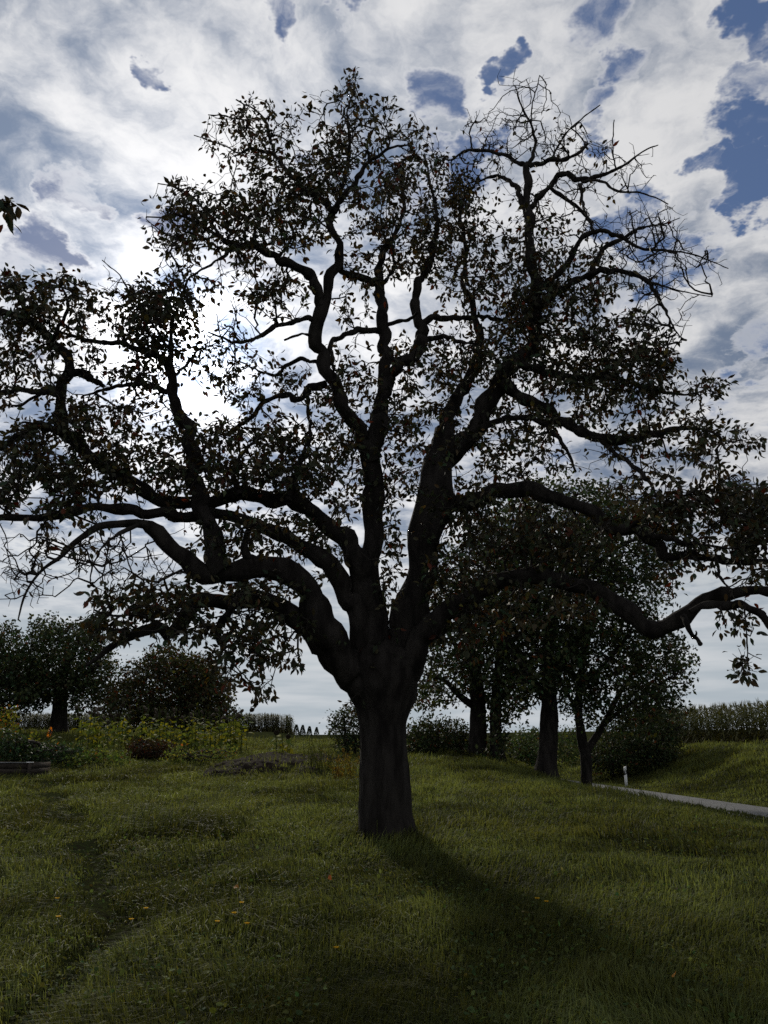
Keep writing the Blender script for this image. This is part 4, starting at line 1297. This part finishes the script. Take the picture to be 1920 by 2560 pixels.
def sunflower(loc, h, seed, label, group='sunflowers in the garden patch', fresh=False, orange=False):
    r_ = np.random.default_rng(seed)
    loc = np.array(loc, dtype=float)
    root = thing('sunflower', loc, label, 'sunflower', group)
    a = r_.random() * 6.28
    nod = np.array([math.cos(a), math.sin(a), 0])
    top = loc + np.array([r_.normal() * 0.05, r_.normal() * 0.05, h])
    pts = [loc - [0, 0, .05], loc + [0, 0, h * .5], top, top + nod * 0.09 + [0, 0, 0.02], top + nod * 0.15 - [0, 0, 0.05]]
    V, T = cyl_stem(pts, 0.016, 0.009)
    obj_np('stem', V, T, 'weed', root, np.full((len(V), 3), 1.0))
    n = 9
    pos = np.array([loc + [0, 0, h * (0.25 + 0.65 * i / n)] for i in range(n)])
    an = np.arange(n) * 2.4 + a
    tip = np.stack([np.cos(an), np.sin(an), np.full(n, -0.45) + r_.normal(size=n) * 0.2], -1)
    for i in range(n):
        x, y, z = leaf_frames(1, tip[i:i + 1], np.random.default_rng(5), 4)
        V, Fc = leaves_mesh(pos[i:i + 1] + y * 0.05, x, y, z, np.array([0.24 * (0.7 + 0.5 * r_.random())]), np.array([1.1]), HEART, LEAF_F)
        c = np.array([2.8, 2.1, 0.7]) if r_.random() < 0.4 else np.array([1.3, 1.35, 0.9])
        obj_np('leaf', V, Fc, 'weed', root, np.repeat(c[None] * (0.8 + 0.5 * r_.random()), len(V), 0))
    # head: a thick dished disc facing out and down
    hd = nod * (0.8 if not orange else 0.5) + np.array([0, -0.7 if orange else 0, -0.55 if not orange else 0.1])
    hd /= np.linalg.norm(hd)
    c0 = pts[-1]
    rr = (0.085 + 0.03 * r_.random())
    prof = np.array([[0.0, 0.2], [0.02, 0.75], [0.035, 1.0], [0.05, 0.95], [0.045, 0.5], [0.042, 0.1]])
    c = np.array([[*(c0 + hd * q[0]), rr * q[1]] for q in prof])
    t = hd
    u = np.cross(t, [0.2, 0.1, 1.0])
    u /= np.linalg.norm(u)
    w = np.cross(t, u)
    aa = np.linspace(0, 2 * math.pi, 12, endpoint=False)
    V = np.vstack([p[:3] + p[3] * (np.cos(aa)[:, None] * u + np.sin(aa)[:, None] * w) for p in c])
    ii = np.arange(len(c) * 12).reshape(len(c), 12)
    jj = np.roll(ii, -1, 1)
    Q = np.stack([ii[:-1], jj[:-1], jj[1:], ii[1:]], -1).reshape(-1, 4)
    hdobj = obj_np('head', V, tri(Q), 'seed_head', root, smooth=True)
    if fresh or orange:
        m = 14
        b = np.arange(m) / m * 6.283
        d = np.cos(b)[:, None] * u + np.sin(b)[:, None] * w + hd * 0.35
        x, y, z = leaf_frames(m, d, r_, 0)
        V, Fc = leaves_mesh(c0 + hd * 0.04 + d * rr * 0.8, x, y, z, np.full(m, rr * 1.1), np.full(m, 0.7), LEAF_T2, LEAF_F2)
        col = np.array([1.25, 0.6, 0.2]) if orange else np.array([1.0, 1.0, 1.0])
        obj_np('petals', V, Fc, 'petal', root, np.repeat(col[None], len(V), 0))
    return root


def place(root, x, y, k, rz):
    root.location = (x, y, hz(x, y))
    root.scale = (k, k, k)
    root.rotation_euler = (0, 0, rz)


def garden():
    r_ = np.random.default_rng(9)
    protos = []
    for i in range(5):
        protos.append(sunflower((0, 0, 0), 1.5 + 0.09 * i, 60 + i, 'withering sunflower with drooping head in the dense garden patch', fresh=False))
    n = 0
    for q in range(110):
        px = 190 + 400 * r_.random() if q < 94 else 560 + 60 * r_.random()
        Y = 29.0 + 6.5 * r_.random()
        b = P(px, 1860, Y)
        root = protos[n] if n < 5 else copy_tree(protos[int(r_.choice([0, 1, 3, 4, 0, 1, 3, 4, 2]))])
        place(root, b[0], b[1], 0.72 + 0.25 * r_.random(), r_.random() * 6.28)
        n += 1
    # standing apart by the soil bed
    for px, py, top, lab in ((691, 1868, 1826, 'tallest lone sunflower with a big black head at the edge of the soil bed'),
                             (706, 1868, 1838, 'short sunflower with small black head between two others by the soil bed'),
                             (719, 1866, 1836, 'right-hand sunflower of the three by the soil bed, dark head')):
        b = P(px, py, 27.5)
        g = hz(b[0], b[1])
        sunflower((b[0], b[1], g), max(0.4, P(px, top, 27.5)[2] - g), px, lab, 'three sunflowers by the soil bed')
    for px, Y, top, lab in ((139, 30.0, 1828, 'orange garden flower on a tall stem in front of the double tree trunk'), (155, 27.0, 1866, 'lower orange garden flower above the blue-green shrub')):
        b = P(px, 1870, Y)
        g = hz(b[0], b[1])
        sunflower((b[0], b[1], g), max(0.4, P(px, top, Y)[2] - g), px, lab, 'orange garden flowers', orange=True)


garden()


def tall_weed(px, py, top, Y, label, seed, col=(1.0, 0.9, 0.8), n_st=7, spread=0.16, leafy=1.0, name='tall_weed', cat='weed', group='tall weeds left of the trunk'):
    r_ = np.random.default_rng(seed)
    b = P(px, py, Y)
    g = hz(b[0], b[1])
    h = max(0.3, P(px, top, Y)[2] - g)
    root = thing(name, (b[0], b[1], g), label, cat, group)
    for i in range(n_st):
        o = np.array([b[0], b[1], g]) + np.array([r_.normal() * spread * .5, r_.normal() * spread * .5, 0])
        hh = h * (0.65 + 0.38 * r_.random())
        ln = r_.normal(size=2) * spread * 0.8
        pts = [o - [0, 0, .04], o + [ln[0] * .4, ln[1] * .4, hh * .5], o + [ln[0], ln[1], hh]]
        V, T = cyl_stem(pts, 0.007, 0.003, 4)
        st = obj_np('stem', V, T, 'weed', root, np.repeat(np.array([col]) * 0.8, len(V), 0))
        m = int(26 * leafy)
        t = 0.12 + 0.88 * r_.random(m)
        p = o + np.stack([ln[0] * t, ln[1] * t, hh * t], -1)
        tip = r_.normal(size=(m, 3)) * 0.7 + np.array([0, 0, 0.8])
        x, y, z = leaf_frames(m, tip, r_, 0)
        V, Fc = leaves_mesh(p, x, y, z, 0.07 * (0.5 + r_.random(m)) * (1.2 - 0.6 * t), np.full(m, 0.6), LEAF_T2, LEAF_F2)
        lo = obj_np('leaves', V, Fc, 'weed', root, np.repeat(np.array([col]) * (0.7 + 0.6 * r_.random((m, 1))), 4, 0))
        lo['kind'] = 'stuff'


tall_weed(778, 1905, 1842, 22.0, 'slim upright seeding weed on the soil bed, left of a pair', 1)
tall_weed(800, 1908, 1838, 21.5, 'bushier upright seeding weed on the soil bed, right of a pair', 2, n_st=9, spread=0.22)
tall_weed(845, 1945, 1868, 20.0, 'rust-brown clump of dry dock beside the pear trunk', 3, (2.0, 1.0, 0.7), 14, 0.28, 1.2)
tall_weed(872, 1950, 1872, 19.5, 'tan dry grass clump touching the left side of the pear trunk', 4, (2.2, 1.5, 0.9), 14, 0.25, 0.8)
tall_weed(825, 1935, 1860, 22.0, 'green-brown weed clump between the soil bed and the dry dock', 5, (1.3, 1.1, 0.8), 9, 0.25)

# ------------------------------------------------------------------ marker post, raised bed


def prism(outline, z0, z1, loc, cut0=0.0, cut1=0.0):
    """upright prism whose lower / upper rims slope towards -y by cut"""
    o = np.array(outline, dtype=float)
    n = len(o)
    lo = np.c_[o, z0 + cut0 * o[:, 0]]
    hi = np.c_[o, z1 + cut1 * o[:, 0]]
    V = np.vstack([lo, hi]) + np.array(loc)
    T = []
    for i in range(n):
        j = (i + 1) % n
        T += [(i, j, n + j), (i, n + j, n + i)]
    for i in range(1, n - 1):
        T += [(0, i + 1, i), (n, n + i, n + i + 1)]
    return V, np.array(T)


def marker_post():
    g = ground_at(1577, 1972, 24)
    print('post', g)
    x, y = g[0], g[1]
    if x < road_far(y) + 0.45:
        x = float(road_far(y)) + 0.45
        d = ray(1577, 1972)
        y = x / d[0] * d[1]
        x = float(road_far(y)) + 0.45
    z = hz(x, y)
    root = thing('marker_post', (x, y, z), 'white plastic roadside marker post with slanted black band at the far road edge', 'marker post')
    s = 0.06
    ol = [(-s, -0.045), (-0.02, -0.06), (0.02, -0.06), (s, -0.045), (0.045, 0.03), (0.0, 0.06), (-0.045, 0.03)]
    zt = P(1577, 1917, y)[2] - z
    zt = max(0.75, min(1.05, zt))
    V, T = prism(ol, -0.15, zt * 0.60, (x, y, z), 0, 0.55)
    obj_np('post', V, T, 'white_plastic', root)
    olb = [(q[0] * 1.0, q[1] * 1.0) for q in ol]
    V, T = prism(olb, zt * 0.60, zt * 0.79, (x, y, z), 0.55, 0.55)
    bd = obj_np('band', V, T, 'black_plastic', root)
    V, T = prism(ol, zt * 0.79, zt, (x, y, z), 0.55, 0.45)
    obj_np('cap', V, T, 'white_plastic', root)
    V, T = prism([(-0.02, -0.004), (0.02, -0.004), (0.02, 0.004), (-0.02, 0.004)], 0, zt * 0.13, (x + 0.005, y - 0.064, z + zt * 0.63))
    obj_np('reflector', V, T, 'reflector', bd)


marker_post()


def raised_bed():
    g = ground_at(78, 1944, 12)
    x1, y0 = g[0], g[1]
    z = g[2]
    print('bed', g)
    ht = P(78, 1907, y0)[2] - z
    root = thing('raised_bed', (x1 - 1.0, y0, z), 'weathered wooden raised garden bed with metal rim at the left edge', 'garden bed')
    r_ = np.random.default_rng(2)

    def board(a, b, c, d, e, f, name, mat='old_wood', par=root):
        V = np.array([(p, q, s) for s in (e, f) for (p, q) in ((a, c), (b, c), (b, d), (a, d))], dtype=float)
        V += r_.normal(size=V.shape) * 0.002
        T = [(0, 1, 5), (0, 5, 4), (1, 2, 6), (1, 6, 5), (2, 3, 7), (2, 7, 6), (3, 0, 4), (3, 4, 7), (4, 5, 6), (4, 6, 7), (0, 3, 2), (0, 2, 1)]
        return obj_np(name, V, np.array(T), mat, par)
    nb = 3
    for i in range(nb):
        zz = z - 0.06 + (ht + 0.06) * i / nb
        z2 = z - 0.06 + (ht + 0.06) * (i + 1) / nb - 0.008
        board(x1 - 2.4, x1 - 0.05, y0, y0 + 0.03, zz, z2, 'plank')
        board(x1 - 2.4, x1 - 0.05, y0 + 1.17, y0 + 1.2, zz, z2, 'plank')
        board(x1 - 0.05, x1 - 0.02, y0 + 0.002, y0 + 1.2, zz, z2, 'plank')
    for (a, b) in ((x1 - 0.10, y0 - 0.045), (x1 - 1.25, y0 - 0.045)):
        board(a, a + 0.08, b, b + 0.043, z - 0.1, z + ht - 0.005, 'post')
    board(x1 - 2.4, x1 - 0.16, y0 - 0.03, y0 + 0.05, z + ht, z + ht + 0.012, 'rim', 'metal_strip')
    board(x1 - 0.155, x1, y0 - 0.035, y0 + 0.05, z + ht + 0.002, z + ht + 0.022, 'rim_end', 'white_plastic')
    board(x1 - 2.35, x1 - 0.06, y0 + 0.04, y0 + 1.16, z + ht * 0.2, z + ht * 0.82, 'earth', 'soil')


raised_bed()

# ------------------------------------------------------------------ meadow grass


def grass():
    r_ = np.random.default_rng(77)
    N = 620000
    k = 0.5                                                    # radial law: more blades per area close by
    r0, r1 = 3.6, 62.0
    u = r_.random(N)
    rr = (r0 ** k + u * (r1 ** k - r0 ** k)) ** (1 / k)
    th = (r_.random(N) * 2 - 1) * R(36)
    X = rr * np.sin(th)
    Y = rr * np.cos(th)
    xf = road_far(Y)
    onroad = (X < xf - 0.1 + 0.12 * r_.normal(size=N)) & (X > xf - ROAD_W + 0.15 - np.abs(0.15 * r_.normal(size=N)))
    soil = (soil_m(X, Y) < 0.72 + 0.25 * r_.normal(size=N)) & (r_.random(N) < 0.93)
    tr = track_d(X, Y)
    ontrack = (tr < 1.0) & (r_.random(N) < 0.12)
    keep = ~(onroad | soil | ontrack)
    X, Y, rr, tr = X[keep], Y[keep], rr[keep], tr[keep]
    n = len(X)
    Z = H(X, Y)
    a1 = fbm(X * 0.8, Y * 0.8, 3)
    a2 = vnoise(X * 3.1 + 50, Y * 3.1)
    a3 = fbm(X * 0.35 + 90, Y * 0.35, 3)
    h = (0.045 + 0.085 * a1 + 0.055 * a2 ** 2) * (0.55 + 0.9 * r_.random(n))
    h *= 1 + 0.35 * np.clip((rr - 12) / 25, 0, 1)
    h = np.where(tr < 1.1, h * (0.45 + 0.4 * a2), h)
    bankm = X > road_far(Y)
    h *= 0.45 + 0.55 * sstep(0.3, 3.0, np.minimum(np.abs(X - road_far(Y)), np.abs(X - road_far(Y) + ROAD_W)))
    h = np.where(bankm, h * 1.2, h)
    clump = sstep(0.60, 0.80, vnoise(X * 0.9 + 12, Y * 0.7 + 5)) * sstep(0.35, 0.6, vnoise(X * 2.7 + 3, Y * 2.7)) * sstep(6, 12, rr)
    h *= 1 + 0.9 * clump
    tall = r_.random(n) < 0.012
    h[tall] *= 2.3
    near_trunk = np.exp(-((X - 0.05) ** 2 + (Y - 10.75) ** 2) / 0.5)
    h *= 1 + 0.7 * near_trunk
    w = (0.0026 + 0.0018 * r_.random(n)) * np.maximum(1, rr / 6) ** 0.80
    w[tall] *= 0.6
    a = r_.random(n) * 6.283
    # whole patches lean the same way
    la = fbm(X * 0.6 + 31, Y * 0.6, 2) * 14
    ld = np.stack([np.cos(la), np.sin(la), 0 * la], -1) * 0.6 + np.stack([np.cos(a), np.sin(a), 0 * a], -1) * 0.8
    bend = 0.3 + 0.95 * r_.random(n)
    sd_ = np.stack([-np.sin(a), np.cos(a), 0 * a], -1)
    base = np.stack([X, Y, Z - 0.01], -1)
    up = np.array([0, 0, 1.0])
    mid = base + ld * (h * bend * 0.30)[:, None] + up * (h * 0.62)[:, None]
    tip = base + ld * (h * bend * 0.95)[:, None] + up * (h * (1.0 - 0.35 * bend ** 2))[:, None]
    V = np.stack([base - sd_ * w[:, None], base + sd_ * w[:, None], mid - sd_ * (w * 0.8)[:, None], mid + sd_ * (w * 0.8)[:, None], tip], 1).reshape(-1, 3)
    q = np.array([[0, 1, 3], [0, 3, 2], [2, 3, 4]])
    T = (q[None] + (np.arange(n) * 5)[:, None, None]).reshape(-1, 3)
    dry = np.clip(0.9 * (a3 - 0.36) + 0.5 * (a2 - 0.5), 0, 1) + (r_.random(n) < 0.10) * 0.7
    c = np.array([1.0, 1.0, 1.0])[None] * (0.65 + 0.7 * r_.random((n, 1))) * np.clip(1.0 + 2.4 * (a1[:, None] - 0.44), 0.5, 1.6) * (1 - 0.35 * clump[:, None])
    c = c * np.where(tr < 1.0, 0.85, 1.0)[:, None]
    c = c * (1 - dry[:, None] * 0.6) + np.array([1.45, 1.10, 0.6])[None] * dry[:, None] * 0.6
    o = obj_np('meadow_grass', V, T, 'grass', None, np.repeat(np.clip(c, 0.2, 2.5), 5, 0))
    tag(o, 'uneven dark green meadow grass under and around the pear tree', 'grass', kind='stuff')
    # broad-leaved herbs among the grass
    m = 26000
    u = r_.random(m)
    rr = (r0 ** k + u * (26.0 ** k - r0 ** k)) ** (1 / k)
    th = (r_.random(m) * 2 - 1) * R(34)
    X = rr * np.sin(th)
    Y = rr * np.cos(th)
    ok = (vnoise(X * 1.3 + 8, Y * 1.3) > 0.42) & ~((X < road_far(Y)) & (X > road_far(Y) - ROAD_W)) & (soil_m(X, Y) > 0.9)
    X, Y, rr = X[ok], Y[ok], rr[ok]
    m = len(X)
    pos = np.stack([X, Y, H(X, Y) + 0.02 + 0.07 * r_.random(m)], -1)
    tip = r_.normal(size=(m, 3)) * np.array([1, 1, 0.35]) + np.array([0, 0, 0.25])
    x, y, z = leaf_frames(m, tip, r_, 2.5)
    V, Fc = leaves_mesh(pos, x, y, z, 0.018 + 0.032 * r_.random(m), 0.9 + 0.5 * r_.random(m), LEAF_T, LEAF_F)
    o = obj_np('meadow_herbs', V, Fc, 'weed', None, np.repeat(leaf_colours(m, r_, 0.0, 0.3), len(LEAF_T), 0))
    tag(o, 'low broad-leaved herbs scattered through the meadow grass', 'herbs', kind='stuff')


grass()


def flower(px, py, label, group, col, seed):
    r_ = np.random.default_rng(seed)
    g = ground_at(px, py + 8, 3.5)
    root = thing('meadow_flower', g, label, 'flower', group)
    h = 0.13 + 0.05 * r_.random()
    V, T = cyl_stem([g - [0, 0, .02], g + [0.005, 0, h * .5], g + [0.01, -0.01, h]], 0.003, 0.002, 4)
    obj_np('stem', V, T, 'weed', root, np.full((len(V), 3), 1.0))
    m = 16
    b = np.arange(m) / m * 6.283
    d = np.stack([np.cos(b), np.sin(b), np.full(m, 0.35)], -1)
    x, y, z = leaf_frames(m, d, r_, 0.1)
    V, Fc = leaves_mesh(np.repeat((g + [0.01, -0.01, h])[None], m, 0), x, y, z, np.full(m, 0.022), np.full(m, 0.9), LEAF_T2, LEAF_F2)
    obj_np('petals', V, Fc, 'petal', root, np.repeat(np.array([col]), len(V), 0))


FLOWERS = [(135, 2294, 'yellow flower left of the trodden track, farther of the two there'), (137, 2352, 'yellow flower left of the trodden track, nearer of the two there'),
           (359, 2311, 'yellow flower right of the track, the farther of a pair'), (322, 2345, 'yellow flower right of the track, the nearer of a pair'),
           (538, 2345, 'leftmost yellow flower of a loose group of four in the grass'), (599, 2311, 'farthest yellow flower of a loose group of four in the grass'),
           (580, 2329, 'middle yellow flower of a loose group of four in the grass'), (612, 2358, 'nearest yellow flower of a loose group of four in the grass'),
           (836, 2436, 'lone yellow flower in the foreground grass below the trunk, left of its shadow'),
           (1342, 2290, 'left one of two close yellow flowers in the tree shadow'), (1365, 2304, 'right one of two close yellow flowers in the tree shadow')]
for k, (px, py, lab) in enumerate(FLOWERS):
    flower(px, py, lab, 'yellow meadow flowers', (1, 1.1, 1), 500 + k)


def fallen_leaf(px, py, label, seed, col):
    r_ = np.random.default_rng(seed)
    g = ground_at(px, py, 3.5)
    x, y, z = leaf_frames(1, r_.normal(size=(1, 3)) * np.array([1, 1, .5]), r_, 1.0)
    pos = (g + [0, 0, 0.10])[None]
    V, Fc = leaves_mesh(pos, x, y, z, np.array([0.075]), np.array([1.0]), LEAF_T, LEAF_F)
    o = obj_np('fallen_leaf', V, Fc, 'petal', None, np.repeat(np.array([col]), len(V), 0), origin=g)
    tag(o, label, 'leaf')


fallen_leaf(1690, 2490, 'single orange fallen leaf in the shaded grass at the lower right', 1, (0.7, 0.5, 0.3))
fallen_leaf(822, 2217, 'red-orange fallen leaf in the grass left of the trunk shadow', 2, (0.8, 0.3, 0.6))
fallen_leaf(584, 2249, 'brownish orange fallen leaf in the grass among the yellow flowers', 3, (0.5, 0.35, 0.4))
